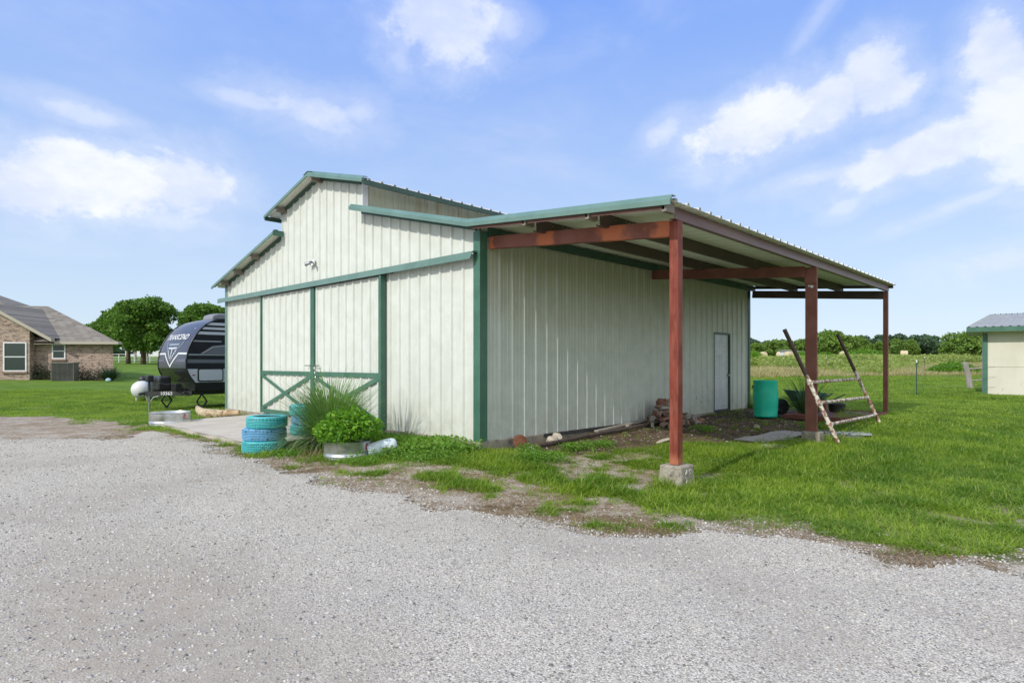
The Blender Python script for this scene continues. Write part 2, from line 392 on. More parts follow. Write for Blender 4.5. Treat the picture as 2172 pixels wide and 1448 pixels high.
def masks(x, y):
    """lawn, soil, gravelly verge, drive -- where each ground cover really lies"""
    n1 = fbm(x, y, 1.1, 1)-.5; n2 = fbm(x, y, .35, 7, 3)-.5; n3 = fbm(x, y, 3.5, 11)-.5
    dg = sdist(x, y, GRAVEL)+n1*.75+n2*.5+(fbm(x, y, .16, 17, 2)-.5)*.3
    dl = sdist(x, y, GRASSLINE)+n1*1.3+n2*.5
    ds = sdist(x, y, SOIL)+n1*1.1+n2*.4
    drive = dg < 0
    lawn = sstep(-.2, 1.0, dl)**1.15
    for fx_, fy_, fr_ in ((.15, -3.62, .33), (5.35, -3.62, .30)): lawn = lawn*sstep(fr_*.75, fr_*1.25, np.hypot(x-fx_, y-fy_))
    r = np.hypot(x-CAM[0], y-CAM[1])
    # thin grass on the strip between the drive and the barn corner
    thin = np.exp(-(((x+.3)/2.3)**2+((y+2.0)/2.6)**2))
    lawn = lawn*(1-np.clip(thin*1.1, 0, .9)*sstep(.42, .56, fbm(x, y, .8, 23)))
    bare = sstep(.56, .66, fbm(x, y, .8, 31))*np.clip(1.1-sdist(x, y, GRASSLINE)/6, 0.15, 1)
    lawn = lawn*(1-bare*.8)
    tuft = sstep(.49, .60, fbm(x, y, .42, 41, 3))*sstep(-.9, -.1, dl)*sstep(.02, .3, dg)
    lawn = np.maximum(lawn, tuft*.75)
    soil = 1-sstep(-.3, .25, ds)
    lawn = lawn*(1-soil*.97)
    pad = sdist(x, y, PAD) < 0
    bid = (x > -.02) & (x < 10.7) & (y > -.02) & (y < 10.6)
    lawn = np.where(pad | bid, 0, lawn); lawn = np.where(drive, lawn*.0, lawn)
    verge = (1-sstep(.1, 2.3, dg))*(1-soil)
    return lawn, soil, verge, drive, dg
def axis(lo, hi, st, far):
    a = list(np.arange(lo, hi+1e-6, st)); d = st; v = hi
    up = []
    while v < far: d *= 1.17; v += d; up.append(v)
    d = st; v = lo; dn = []
    while v > -far: d *= 1.17; v -= d; dn.append(v)
    return np.array(dn[::-1]+a+up)
gx = axis(-8, 14, .11, 2600); gy = axis(-9, 15, .11, 2600)
GX, GY = np.meshgrid(gx, gy, indexing='ij')
lawn, soil, verge, drive, dg = masks(GX, GY)
GZ = terrain(GX, GY)
GZ = GZ + (fbm(GX, GY, .7, 3, 2)-.5)*.035*(np.hypot(GX, GY) < 30) - .01*soil
inside = (GX > .12) & (GX < 10.5) & (GY > .12) & (GY < 10.4)
GZ = np.where(inside, -.3, GZ)
nx_, ny_ = GX.shape
V = np.stack([GX.ravel(), GY.ravel(), GZ.ravel()], 1)
ii, jj = np.meshgrid(np.arange(nx_-1), np.arange(ny_-1), indexing='ij'); a_ = (ii*ny_+jj).ravel()
F = np.stack([a_, a_+ny_, a_+ny_+1, a_+1], 1)
def ground_mat():
    m_ = bpy.data.materials.new('ground_cover'); m_.use_nodes = True; nt = m_.node_tree; b = NB(nt); bs = nt.nodes['Principled BSDF']
    pos = b.n('ShaderNodeNewGeometry').outputs['Position']
    at = lambda n: b.n('ShaderNodeAttribute', attribute_name=n).outputs['Fac']
    # lawn
    g = b.mix(b.ramp(b.noise(pos, .35, 5, .6), .35, .65), (.10, .19, .02), (.15, .25, .035))
    g = b.mix(b.m('MULTIPLY', b.ramp(b.noise(pos, 1.7, 4, .6), .48, .68), .6), g, (.23, .25, .08))
    g = b.mix(b.m('MULTIPLY', b.ramp(b.noise(pos, 24, 4, .7), .45, .68), .55), g, (.035, .08, .012))
    # wild field beyond the mown strip
    r = b.vm('DISTANCE', pos, tuple(CAM))
    fld = b.mix(b.ramp(b.noise(pos, .06, 5, .6), .42, .6), (.30, .27, .12), (.13, .20, .04))
    fr = b.ramp(b.m('ADD', r, b.m('MULTIPLY', b.noise(pos, .15, 3, .5), 6)), 44, 48)
    sp = b.n('ShaderNodeSeparateXYZ'); nt.links.new(pos, sp.inputs[0])
    side = b.ramp(b.m('SUBTRACT', sp.outputs[0], b.m('MULTIPLY', sp.outputs[1], .6)), 0, 12)
    g = b.mix(b.m('MULTIPLY', fr, side), g, fld)
    # dead straw and chips on the verge
    st = b.mix(b.ramp(b.noise(pos, 9, 5, .7), .4, .62), (.235, .165, .105), (.36, .285, .20))
    st = b.mix(b.ramp(b.m('ADD', b.noise(pos, 60, 3, .6), b.m('MULTIPLY', b.noise(pos, 2.2, 4, .6), .5)), .72, .86), st, (.52, .485, .42))
    so_ = b.mix(b.ramp(b.noise(pos, 4, 6, .7), .38, .62), (.085, .06, .042), (.17, .125, .088))
    so_ = b.mix(b.ramp(b.noise(pos, 38, 4, .7), .60, .70), so_, (.30, .25, .19))
    c = b.mix(b.ramp(b.m('ADD', at('soil'), b.m('MULTIPLY', b.m('SUBTRACT', b.noise(pos, 3, 4, .6), .5), .5)), .3, .7), st, so_)
    lf = b.ramp(b.m('ADD', at('lawn'), b.m('MULTIPLY', b.m('SUBTRACT', b.noise(pos, 14, 4, .7), .5), .9)), .25, .75)
    # under the blades: soil shows through near the lens, full sward far away
    g2 = b.mix(b.ramp(r, 8, 20, .45, 0.0), g, (.09, .075, .035))
    c = b.mix(lf, c, g2)
    b.put(bs.inputs['Base Color'], c); bs.inputs['Roughness'].default_value = .95; bs.inputs['Specular IOR Level'].default_value = .1
    bp = b.n('ShaderNodeBump'); bp.inputs['Strength'].default_value = .7; bp.inputs['Distance'].default_value = .04
    nt.links.new(b.noise(pos, 30, 6, .75), bp.inputs['Height']); nt.links.new(bp.outputs[0], bs.inputs['Normal'])
    return m_
g = nmesh('ground', V, F, ground_mat(), smooth=True, attrs=dict(lawn=lawn.ravel(), soil=soil.ravel(), verge=verge.ravel()))
tag(g, kind='structure')
# ------------------------------------------------------------------ gravel drive: its own sheet with a ragged edge
dx = np.arange(-24, 7, .085); dy = np.arange(-20, 21, .085)
DXg, DYg = np.meshgrid(dx, dy, indexing='ij')
_, _, _, dm, ddg = masks(DXg, DYg)
DZg = terrain(DXg, DYg)+(fbm(DXg, DYg, .7, 3, 2)-.5)*.035 + .005 + np.clip(-ddg*.08, 0, .013)
n1, n2 = DXg.shape
ok = dm[:-1, :-1] & dm[1:, :-1] & dm[1:, 1:] & dm[:-1, 1:]
idx = np.arange(n1*n2).reshape(n1, n2)
F = np.stack([idx[:-1, :-1][ok], idx[1:, :-1][ok], idx[1:, 1:][ok], idx[:-1, 1:][ok]], 1)
used = np.unique(F); remap = np.zeros(n1*n2, int); remap[used] = np.arange(len(used))
V = np.stack([DXg.ravel(), DYg.ravel(), DZg.ravel()], 1)[used]; F = remap[F]
def gravel_mat():
    m_ = bpy.data.materials.new('crushed_limestone'); m_.use_nodes = True; nt = m_.node_tree; b = NB(nt); bs = nt.nodes['Principled BSDF']
    pos = b.n('ShaderNodeNewGeometry').outputs['Position']
    def vor(s, f='F1', o='Color'):
        x = b.n('ShaderNodeTexVoronoi', feature=f); nt.links.new(pos, x.inputs['Vector']); x.inputs['Scale'].default_value = s; return x
    v1 = vor(105); v2 = vor(48)
    s1 = b.n('ShaderNodeSeparateXYZ'); nt.links.new(v1.outputs['Color'], s1.inputs[0])
    c = b.mix(s1.outputs[0], (.42, .392, .338), (.81, .762, .66))
    c = b.mix(b.ramp(s1.outputs[1], .84, .93), c, (.17, .16, .145))
    c = b.mix(b.m('MULTIPLY', b.ramp(s1.outputs[2], .6, .9), .5), c, (.52, .47, .40))
    gap = b.ramp(v1.outputs['Distance'], .36, .74)
    c = b.mix(b.m('MULTIPLY', gap, .6), c, (.22, .195, .16))
    # dusty fines where wheels have ground the stone down: world-placed tracks
    big = b.noise(pos, .45, 5, .6)
    dust = b.mix(b.noise(pos, 40, 4, .7), (.27, .23, .185), (.42, .37, .305))
    sp = b.n('ShaderNodeSeparateXYZ'); nt.links.new(pos, sp.inputs[0])
    # distance from two arcs that swing past on the left
    tr = None
    for cx_, cy_, rr, wd in ((-16, -3.5, 10.75, .42), (-16, -3.5, 9.6, .5), (-16, -3.5, 12.2, .16), (-15, 4, 11.4, .2)):
        d = b.m('ABSOLUTE', b.m('SUBTRACT', b.vm('DISTANCE', pos, (cx_, cy_, -.2)), rr))
        f = b.m('MULTIPLY', b.ramp(b.m('ADD', d, b.m('MULTIPLY', b.noise(pos, 1.2, 4, .7), .9)), wd*.5, wd*1.9, 1, 0), .95)
        tr = f if tr is None else b.m('MAXIMUM', tr, f)
    vm_ = b.n('ShaderNodeMapping'); nt.links.new(pos, vm_.inputs[0]); vm_.inputs['Scale'].default_value = (1.0, .42, 1)
    bd = b.vm('DISTANCE', vm_.outputs[0], (-5.75, -1.35, -.2)); bl_ = b.ramp(b.m('ADD', bd, b.m('MULTIPLY', b.noise(pos, 1.3, 4, .7), 1.0)), .7, 1.9, 1, 0)
    tr = b.m('MAXIMUM', tr, b.m('MULTIPLY', bl_, .9))
    df = b.m('MAXIMUM', b.m('MULTIPLY', b.ramp(big, .48, .66), .6), tr)
    df = b.m('MULTIPLY', df, b.ramp(b.noise(pos, 6, 5, .75), .2, .62, .35, 1.0))
    c = b.mix(df, c, dust)
    # brown soil tracked over the far left part
    d2 = b.vm('DISTANCE', pos, (-5.2, 11.0, -.2))
    c = b.mix(b.m('MULTIPLY', b.ramp(b.m('ADD', d2, b.m('MULTIPLY', b.noise(pos, .8, 4, .7), 3)), 3.2, 6.2, 1, 0), .75), c, (.30, .235, .17))
    c = b.mix(b.m('MULTIPLY', b.ramp(b.noise(pos, .23, 4, .6), .35, .7), .25), c, (.34, .325, .30))
    b.put(bs.inputs['Base Color'], c); bs.inputs['Roughness'].default_value = .95; bs.inputs['Specular IOR Level'].default_value = .15
    h = b.m('SUBTRACT', 1.0, v1.outputs['Distance']); h2 = b.m('MULTIPLY', b.m('SUBTRACT', 1.0, v2.outputs['Distance']), .4)
    hh = b.m('MULTIPLY', b.m('ADD', h, h2), b.m('SUBTRACT', 1.0, b.m('MULTIPLY', df, .6)))
    bp = b.n('ShaderNodeBump'); bp.inputs['Strength'].default_value = .55; bp.inputs['Distance'].default_value = .008
    nt.links.new(hh, bp.inputs['Height']); nt.links.new(bp.outputs[0], bs.inputs['Normal'])
    return m_
g = nmesh('gravel_driveway', V, F, gravel_mat(), smooth=True); tag(g, kind='structure')

# concrete apron in front of the sliding doors
mb = MB(); 
xs = np.linspace(-2.42, -.02, 9); ys = np.linspace(3.0, 8.55, 17)
pv = []
for i, x in enumerate(xs):
    for j, y in enumerate(ys):
        pv.append((x+(.03*math.sin(y*3.1) if i == 0 else 0), y, -.045-.055*(-x/2.42)))
pf = [(i*17+j, (i+1)*17+j, (i+1)*17+j+1, i*17+j+1) for i in range(8) for j in range(16)]
mb.add(pv, pf)
mb.box((-2.41, 3.01, -.4), (-2.40, 8.54, -.104)); mb.box((-2.40, 8.53, -.4), (-.02, 8.545, -.1))
m_pad = M('apron_concrete', (.44, .40, .345), (.52, .48, .42), 1.2, .9, bump=.25, bscale=60, c3=(.30, .26, .21), s3=3.5, l3=.55, h3=.78)
tag(mb.build('concrete_apron', m_pad), kind='structure')
# ------------------------------------------------------------------ barn
def rib_profile(u0, u1, phase=0.0, pitch=.3048, H=.032, minor=True, scale=1.0):
    """R-panel profile: [(u, offset)] between u0 and u1"""
    pts = {}
    k0 = int((u0-phase)/pitch)-2; k1 = int((u1-phase)/pitch)+2
    L = []
    for k in range(k0, k1+1):
        c = phase+k*pitch
        L += [(c-.038, 0), (c-.017, H), (c+.017, H), (c+.038, 0)]
        if minor:
            for m in (.105, .20):
                L += [(c+m-.016, 0), (c+m-.008, .006), (c+m+.008, .006), (c+m+.016, 0)]
    L.sort()
    us = [p[0] for p in L]; hs = [p[1] for p in L]
    out = [(u0, float(np.interp(u0, us, hs)))]+[p for p in L if u0 < p[0] < u1]+[(u1, float(np.interp(u1, us, hs)))]
    return out
def panel(mb, u0, u1, A, B, nrm, phase=0.0, extra=(), H=.032, minor=True):
    """sheet between the curves A(u) and B(u), ribs raised along nrm"""
    prof = rib_profile(u0, u1, phase, H=H, minor=minor)
    for e in extra:
        if u0 < e < u1:
            us = [p[0] for p in prof]; hs = [p[1] for p in prof]
            prof.append((e, float(np.interp(e, us, hs))))
    prof.sort()
    V = []; n = Vector(nrm)
    for u, h in prof: V += [Vector(A(u))+n*h, Vector(B(u))+n*h]
    mb.add(V, [(2*i, 2*i+2, 2*i+3, 2*i+1) for i in range(len(prof)-1)])
W_, L_ = 10.59, 10.67
MY0, MY1 = 3.515, 7.11           # monitor walls
RY, RZ = 5.30, 5.50              # ridge
def low_z(y):                    # lower roofs
    return 3.56+.25*(y if y < W_/2 else W_-y)
def mon_z(y): return RZ-.262*abs(y-RY)
def lean_z(y): return 3.56-.083*abs(y)
barn = empty('metal_barn', (0, 0, 0), 0, 'cream corrugated metal barn with green trim, raised centre roof and open side shelter', 'barn')
# foundation
mb = MB(); mb.box((-.045, -.045, -.55), (L_+.04, W_+.05, 0.0)); mb.build('foundation', m_footc, barn, bevel=.012)
# front wall
mb = MB()
topf = lambda y: (mon_z(y)-.02 if MY0 <= y <= MY1 else low_z(y)-.03)
def frontA(z0): return lambda y: (0, y, z0)
panel(mb, .02, MY0-.001, frontA(0.0), lambda y: (0, y, low_z(y)-.03), (-1, 0, 0), .103)
panel(mb, MY0, MY1, frontA(0.0), lambda y: (0, y, mon_z(y)-.02), (-1, 0, 0), .103, extra=(RY,))
panel(mb, MY1+.001, W_-.02, frontA(0.0), lambda y: (0, y, low_z(y)-.03), (-1, 0, 0), .103)
mb.build('front_wall', m_front, barn)
# screws on the sheets
mb = MB()
# side wall with the door opening
DX0, DX1, DZ0, DZ1 = 8.44, 9.35, .04, 2.06
mb = MB(); tz_ = lambda x: (x, 0, 3.55)
panel(mb, .02, DX0-.03, lambda x: (x, 0, 0.0), tz_, (0, -1, 0), .154)
panel(mb, DX0-.03, DX1+.03, lambda x: (x, 0, DZ1+.03), tz_, (0, -1, 0), .154)
panel(mb, DX1+.03, L_-.02, lambda x: (x, 0, 0.0), tz_, (0, -1, 0), .154)
mb.build('side_wall', m_side, barn)
mb = MB(); panel(mb, .02, L_-.02, lambda x: (x, W_, 0.0), lambda x: (x, W_, 3.55), (0, 1, 0))
mb.build('far_side_wall', m_side, barn)
mb = MB(); panel(mb, .02, W_-.02, lambda y: (L_, y, 0.0), lambda y: (L_, y, topf(y)), (1, 0, 0), extra=(MY0-.001, MY0, RY, MY1, MY1+.001)); mb.build('rear_wall', m_side, barn)
mb = MB(); panel(mb, .0, L_, lambda x: (x, MY0, 4.30), lambda x: (x, MY0, 5.03), (0, -1, 0), .154); mb.build('upper_side_wall', m_mon, barn)
mb = MB(); panel(mb, .0, L_, lambda x: (x, MY1, 4.30), lambda x: (x, MY1, 5.03), (0, 1, 0), .154); mb.build('upper_side_wall', m_mon, barn)
mb = MB(); mb.box((-.034, MY0-.035, 4.40), (.10, MY0-.002, 5.02)); mb.build('corner_trim', m_white, barn)
# roofs (galvalume above, ribs run down the slope)
OX = -.30; BX = L_+.32
def roof(name, y0, y1, zf, mat, lift=0.0):
    mb = MB(); nz_ = Vector((0, 0, 1))
    panel(mb, OX+.02, BX, lambda x: (x, y0, zf(y0)+lift), lambda x: (x, y1, zf(y1)+lift), nz_, .154, H=.04)
    return mb.build(name, mat, barn)
lowR = lambda y: 3.56+.25*y; lowL = lambda y: 3.56+.25*(W_-y)
def two_sided(name, top, bottom):
    m_ = bpy.data.materials.new(name); m_.use_nodes = True; nt = m_.node_tree; b = NB(nt); bs = nt.nodes['Principled BSDF']
    sx_ = b.n('ShaderNodeSeparateXYZ'); nt.links.new(b.n('ShaderNodeNewGeometry').outputs['Normal'], sx_.inputs[0]); bk = b.ramp(sx_.outputs[2], -.02, .02, 1, 0, False)
    b.put(bs.inputs['Base Color'], b.mix(bk, top, bottom)); bs.inputs['Roughness'].default_value = .45
    b.put(bs.inputs['Metallic'], b.m('MULTIPLY', b.m('SUBTRACT', 1, bk), .5)); return m_
m_roof = two_sided('roof_sheet', (.5, .52, .54), (.84, .85, .74))
roof('lower_roof', MY0, 0.0, lowR, m_roof)
roof('lower_roof', W_+.38, MY1, lowL, m_roof)
roof('upper_roof', RY, 3.05, mon_z, m_roof)
roof('upper_roof', 7.55, RY, mon_z, m_roof)
roof('shelter_roof', 0.0, -3.66, lean_z, m_roof)
# ridge cap
mb = MB(); 
for s in (-1, 1): mb.add([(OX, RY, RZ+.055), (BX, RY, RZ+.055), (BX, RY+s*.2, RZ+.0), (OX, RY+s*.2, RZ+.0)], [(0,1,2,3) if s < 0 else (3,2,1,0)])
mb.build('ridge_cap', m_galv, barn)
# rake trim: vertical fascia with a bevelled top, along the front edges
def rake(mb, pts, x=OX, h=.062, cap=.068):
    """pts: [(y, z)] of the roof sheet"""
    sec = [(x+.015, -h), (x-.012, -h), (x-.012, .0), (x+.045, cap), (x+.13, cap+.0), (x+.13, cap-.012), (x+.05, cap-.012), (x+.012, -.004)]
    V = []
    for y, z in pts: V += [(a, y, z+c) for a, c in sec]
    n = len(sec); F = []
    for i in range(len(pts)-1):
        for k in range(n): F.append((i*n+k, i*n+(k+1) % n, (i+1)*n+(k+1) % n, (i+1)*n+k))
    F.append(tuple(range(n))); F.append(tuple((len(pts)-1)*n+k for k in range(n-1, -1, -1)))
    mb.add(V, F)
def rk(pts, parent=barn):
    mb = MB(); rake(mb, pts); return mb.build('fascia', m_green, parent)
rk([(3.08, mon_z(3.08)), (RY, RZ), (7.50, mon_z(7.50))])
rk([(3.56, lowR(3.56)), (0.0, lowR(0.0)), (-3.66, lean_z(-3.66))])
rk([(W_+.36, lowL(W_+.36)), (7.0, lowL(7.0))])
mb = MB(); yy = 7.0; z = lowL(yy)
mb.box((OX, yy-.012, z-.085), (-.03, yy+.012, z+.045)); mb.build('fascia_return', m_green2, barn)
# eave trims
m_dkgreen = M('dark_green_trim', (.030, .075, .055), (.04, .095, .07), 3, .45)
mb = MB(); z = mon_z(3.08); mb.box((OX+.02, 3.06, z-.10), (BX-.05, 3.10, z-.006)); mb.build('eave_trim', m_dkgreen, barn)
mb = MB(); z = mon_z(7.52); mb.box((OX+.02, 7.48, z-.10), (BX-.05, 7.52, z-.006)); mb.build('eave_trim', m_dkgreen, barn)
# purlin tails under the front overhangs
def stub(y, z, p=barn, lenx=.29, mat=None):
    mb = MB(); mb.box((OX+.02, y-.03, z-.115), (-.002, y+.03, z-.004)); mb.box((OX+.02, y-.03, z-.125), (-.002, y+.055, z-.1155)); mb.build('purlin_tail', mat or m_stub, p)
for y in (5.18, 6.9): stub(y, mon_z(y)-.02)
for y in (10.35, 9.45, 8.35): stub(y, lowL(y)-.02)
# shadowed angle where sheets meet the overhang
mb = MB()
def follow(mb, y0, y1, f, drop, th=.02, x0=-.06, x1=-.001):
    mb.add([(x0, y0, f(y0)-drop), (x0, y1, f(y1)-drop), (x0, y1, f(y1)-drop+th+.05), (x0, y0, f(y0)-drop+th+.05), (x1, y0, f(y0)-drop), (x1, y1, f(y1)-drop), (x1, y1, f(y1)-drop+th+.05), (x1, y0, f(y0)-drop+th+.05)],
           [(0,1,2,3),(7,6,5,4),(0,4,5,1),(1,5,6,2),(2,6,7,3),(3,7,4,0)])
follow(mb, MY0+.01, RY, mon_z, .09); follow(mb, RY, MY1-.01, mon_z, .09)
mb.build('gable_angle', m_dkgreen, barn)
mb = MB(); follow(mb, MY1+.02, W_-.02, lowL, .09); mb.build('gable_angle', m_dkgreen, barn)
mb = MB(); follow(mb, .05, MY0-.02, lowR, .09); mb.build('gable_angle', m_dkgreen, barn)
# corner trims
mb = MB(); mb.box((-.044, -.046, .0), (-.034, .115, 3.47)); mb.box((-.034, -.046, .0), (.125, -.036, 3.47)); mb.build('corner_trim', m_green2, barn)
mb = MB(); mb.box((-.044, W_-.10, .0), (-.034, W_+.046, 3.47)); mb.box((-.034, W_+.036, .0), (.10, W_+.046, 3.47)); mb.build('corner_trim', m_green, barn)
mb = MB(); mb.box((L_-.10, -.046, .0), (L_+.044, -.036, 3.45)); mb.box((L_+.034, -.036, 0), (L_+.044, .12, 3.45)); mb.build('corner_trim', m_dkgreen, barn)
# header track of the sliding doors
mb = MB()
HZ0, HZ1 = 3.005, 3.125
sec = [(-.036, HZ1+.02), (-.165, HZ1), (-.175, HZ0), (-.155, HZ0), (-.15, HZ1-.02), (-.036, HZ1)]
V = [(a, .02, c) for a, c in sec]+[(a, W_+.27, c) for a, c in sec]
V[1] = (sec[1][0], .0, sec[1][1]); V[2] = (sec[2][0], .06, sec[2][1]); V[3] = (sec[3][0], .06, sec[3][1])
n = len(sec)
mb.add(V, [(k, (k+1) % n, n+(k+1) % n, n+k) for k in range(n)]+[tuple(range(n-1, -1, -1)), tuple(range(n, 2*n))])
hd = mb.build('door_track', m_green, barn)
mb = MB(); mb.box((-.149, 2.4, HZ0+.01), (-.037, 8.3, HZ0+.03)); mb.build('track_rail', m_dark, hd)
# sliding doors
def sliding_door(y0, y1, side_near):
    d = MB(); panel(d, y0+.06, y1-.06, lambda y: (-.062, y, .07), lambda y: (-.062, y, 2.99), (-1, 0, 0), .103)
    dr = d.build('sliding_door', m_front, barn)
    def bar(nm, pts, w, x0=-.103, x1=-.094):
        (ya, za), (yb, zb) = pts; b = MB(); b.beam(((x0+x1)/2, ya, za), ((x0+x1)/2, yb, zb), .009, w, up=(0, zb-za and -(zb-za) or 0, (yb-ya)) if abs(yb-ya) > .01 else (0, 1, 0))
        return b
    def flat(nm, pts, w, x=-.100, mat=m_green2):
        (ya, za), (yb, zb) = pts; d_ = Vector((0, yb-ya, zb-za)).normalized(); n_ = Vector((0, -d_.z, d_.y))
        b = MB(); a_ = Vector((0, ya, za)); c_ = Vector((0, yb, zb)); q = [a_-n_*w/2, c_-n_*w/2, c_+n_*w/2, a_+n_*w/2]
        b.add([(x, p.y, p.z) for p in q]+[(x+.012, p.y, p.z) for p in q], [(0,1,2,3),(7,6,5,4),(0,4,5,1),(1,5,6,2),(2,6,7,3),(3,7,4,0)])
        return b.build(nm, mat, dr)
    for yy in (y0+.035, y1-.035):
        b = MB(); b.box((-.112, yy-.035, .03), (-.045, yy+.035, 3.0)); b.build('stile', m_green2, dr)
    flat('mid_rail', ((y0+.07, 1.05), (y1-.07, 1.05)), .095, -.108)
    flat('bottom_rail', ((y0+.07, .085), (y1-.07, .085)), .10, -.108)
    flat('brace', ((y0+.07, .14), (y1-.07, .99)), .085, -.106)
    flat('brace', ((y0+.07, .99), (y1-.07, .14)), .085, -.112)
    return dr
dl = sliding_door(5.445, 8.16, True)
dr_ = sliding_door(2.72, 5.435, False)
# thick green jamb on the near edge of the near door
mb = MB(); mb.box((-.150, 2.655, -.01), (-.033, 2.715, 3.0)); mb.build('door_jamb', m_green2, barn)
# pull handles, hasp and chain
for yy, par in ((5.60, dl), (5.22, dr_)):
    mb = MB(); mb.tube([(-.115, yy-.11, 1.235), (-.15, yy-.10, 1.235), (-.15, yy+.10, 1.235), (-.115, yy+.11, 1.235)], .009, 8); mb.build('pull_handle', m_dark, par)
mb = MB()
for k in range(7):
    z = 1.22-.05*k; y = 5.30-.012*k
    mb.tube([(-.125+.012*math.cos(t), y+.012*math.sin(t)*(k % 2), z+.028*math.sin(t)*(1 if k % 2 else 1)) for t in np.linspace(0, 6.283, 9)], .005, 5, cap=False)
mb.box((-.135, 5.245, .86), (-.115, 5.295, .93)); mb.build('lock_chain', m_chrome, dr_)
# flood light on the gable
mb = MB(); mb.lathe([(0, 0), (.065, 0), (.07, .02), (.05, .04), (0, .04)], (-.035, 5.50, 3.58), 16, ax=(-1, 0, 0)); fl = mb.build('flood_light', m_white, barn, smooth=True, autos=35)
for s in (-1, 1):
    mb = MB(); c = Vector((-.075, 5.50, 3.58)); d = Vector((-.55, s*.75, -.28)).normalized()
    mb.tube([c, c+d*.06], .014, 8); e = c+d*.05
    mb.lathe([(0, 0), (.026, .0), (.034, .05), (.052, .12), (.047, .12), (.03, .1), (0, .09)], e, 16, ax=d); mb.build('lamp_head', m_chrome, fl, smooth=True, autos=40)
# small side door
dm_ = MB(); dm_.box((DX0, .012, DZ0), (DX1, .05, DZ1)); dd = dm_.build('side_door', M('door_white', (.62, .65, .68), (.52, .55, .57), 2.5, .4, c3=(.36, .38, .36), s3=5, l3=.6, h3=.8), barn)
for i in range(2):
    for z0, z1 in ((.18, .82), (.93, 1.55), (1.66, 1.93)):
        x0 = DX0+.11+i*.40
        mb = MB(); 
        for a, b_ in (((x0, .005, z0), (x0+.29, .0118, z0+.02)), ((x0, .005, z1-.02), (x0+.29, .0118, z1)), ((x0, .005, z0+.02), (x0+.02, .0118, z1-.02)), ((x0+.27, .005, z0+.02), (x0+.29, .0118, z1-.02))): mb.box(a, b_)
        mb.build('door_panel', m_white, dd)
mb = MB(); mb.lathe([(0, 0), (.028, 0), (.03, .012), (.012, .02), (.012, .045), (.03, .055), (.03, .075), (.018, .085), (0, .086)], (DX1-.07, .01, .96), 16, ax=(0, -1, 0)); mb.build('door_knob', m_chrome, dd, smooth=True)
mb = MB(); mb.box((DX0-.045, -.04, DZ0-.04), (DX0-.002, .06, DZ1+.05)); mb.box((DX1+.002, -.04, DZ0-.04), (DX1+.045, .06, DZ1+.05)); mb.box((DX0-.002, -.04, DZ1+.002), (DX1+.002, .06, DZ1+.05)); mb.build('door_frame', m_dkgreen, barn)
mb = MB(); mb.box((DX0-.002, -.05, -.03), (DX1+.002, .06, DZ0-.005)); mb.build('door_sill', m_dark, barn)
# base flashing along the side wall
mb = MB(); mb.box((1.55, -.048, -.045), (6.3, -.0455, .0)); mb.box((1.55, -.075, -.062), (6.3, -.046, -.046)); mb.build('base_flashing', m_dark, barn)
# ---- open side shelter: posts, tie beams, purlins, edge beam
PX = (.20, 5.43, 10.87); PY = -3.46
post_w = .125
p1 = MB(); p1.box((PX[0]-.0625, PY-.0625, .002), (PX[0]+.0625, PY+.0625, 3.108)); p1 = p1.build('post', m_post, barn, bevel=.008); p1['label'] = 'bright red square post'
mb = MB(); x, y = PX[1], PY      # wide rolled section: web with two flanges
mb.box((x-.055, y-.065, .002), (x-.047, y+.14, 3.108)); mb.box((x-.047, y-.065, .002), (x+.0, y-.056, 3.108)); mb.box((x-.047, y+.131, .002), (x+.0, y+.14, 3.108))
mb.box((x-.03, y-.04, 2.7), (x-.02, y+.12, 3.1))
p2 = mb.build('post', m_iron, barn); p2['label'] = 'wide red-brown channel post'
mb = MB(); x = PX[2]; mb.box((x-.05, PY-.04, .0), (x-.044, PY+.06, 3.108)); mb.box((x-.044, PY-.04, 0), (x+.05, PY-.033, 3.108)); mb.box((x-.044, PY+.053, 0), (x+.05, PY+.06, 3.108)); mb.build('post', m_iron, barn)
mb = MB(); mb.box((PX[1]-.075, PY-.07, 2.80), (PX[1]-.0555, PY+.145, 3.10)); pl = mb.build('post_bracket', m_iron, p2)
mb = MB(); mb.tube([(PX[1]-.0555, PY+.02, 2.74), (PX[1]-.068, PY+.02, 2.74)], .028, 12); mb.tube([(PX[1]-.0555, PY+.07, 2.755), (PX[1]-.064, PY+.07, 2.755)], .018, 10); mb.build('weld_plug', m_white, p2)
def footing(x, y, hx, hy, zb, taper=.02):
    mb = MB(); t = taper
    mb.add([(x-hx-t, y-hy-t, zb), (x+hx+t, y-hy-t, zb), (x+hx+t, y+hy+t, zb), (x-hx-t, y+hy+t, zb), (x-hx, y-hy, -.002), (x+hx, y-hy, -.002), (x+hx, y+hy, -.002), (x-hx, y+hy, -.002)],
           [(3,2,1,0),(4,5,6,7),(0,1,5,4),(1,2,6,5),(2,3,7,6),(3,0,4,7)])
    return mb.build('concrete_footing', m_footc, barn, bevel=.022)
f1 = footing(.235, PY+.01, .165, .155, -.5); footing(PX[1]+.02, PY+.03, .13, .165, -.5); footing(PX[2], PY+.01, .14, .14, -.35)
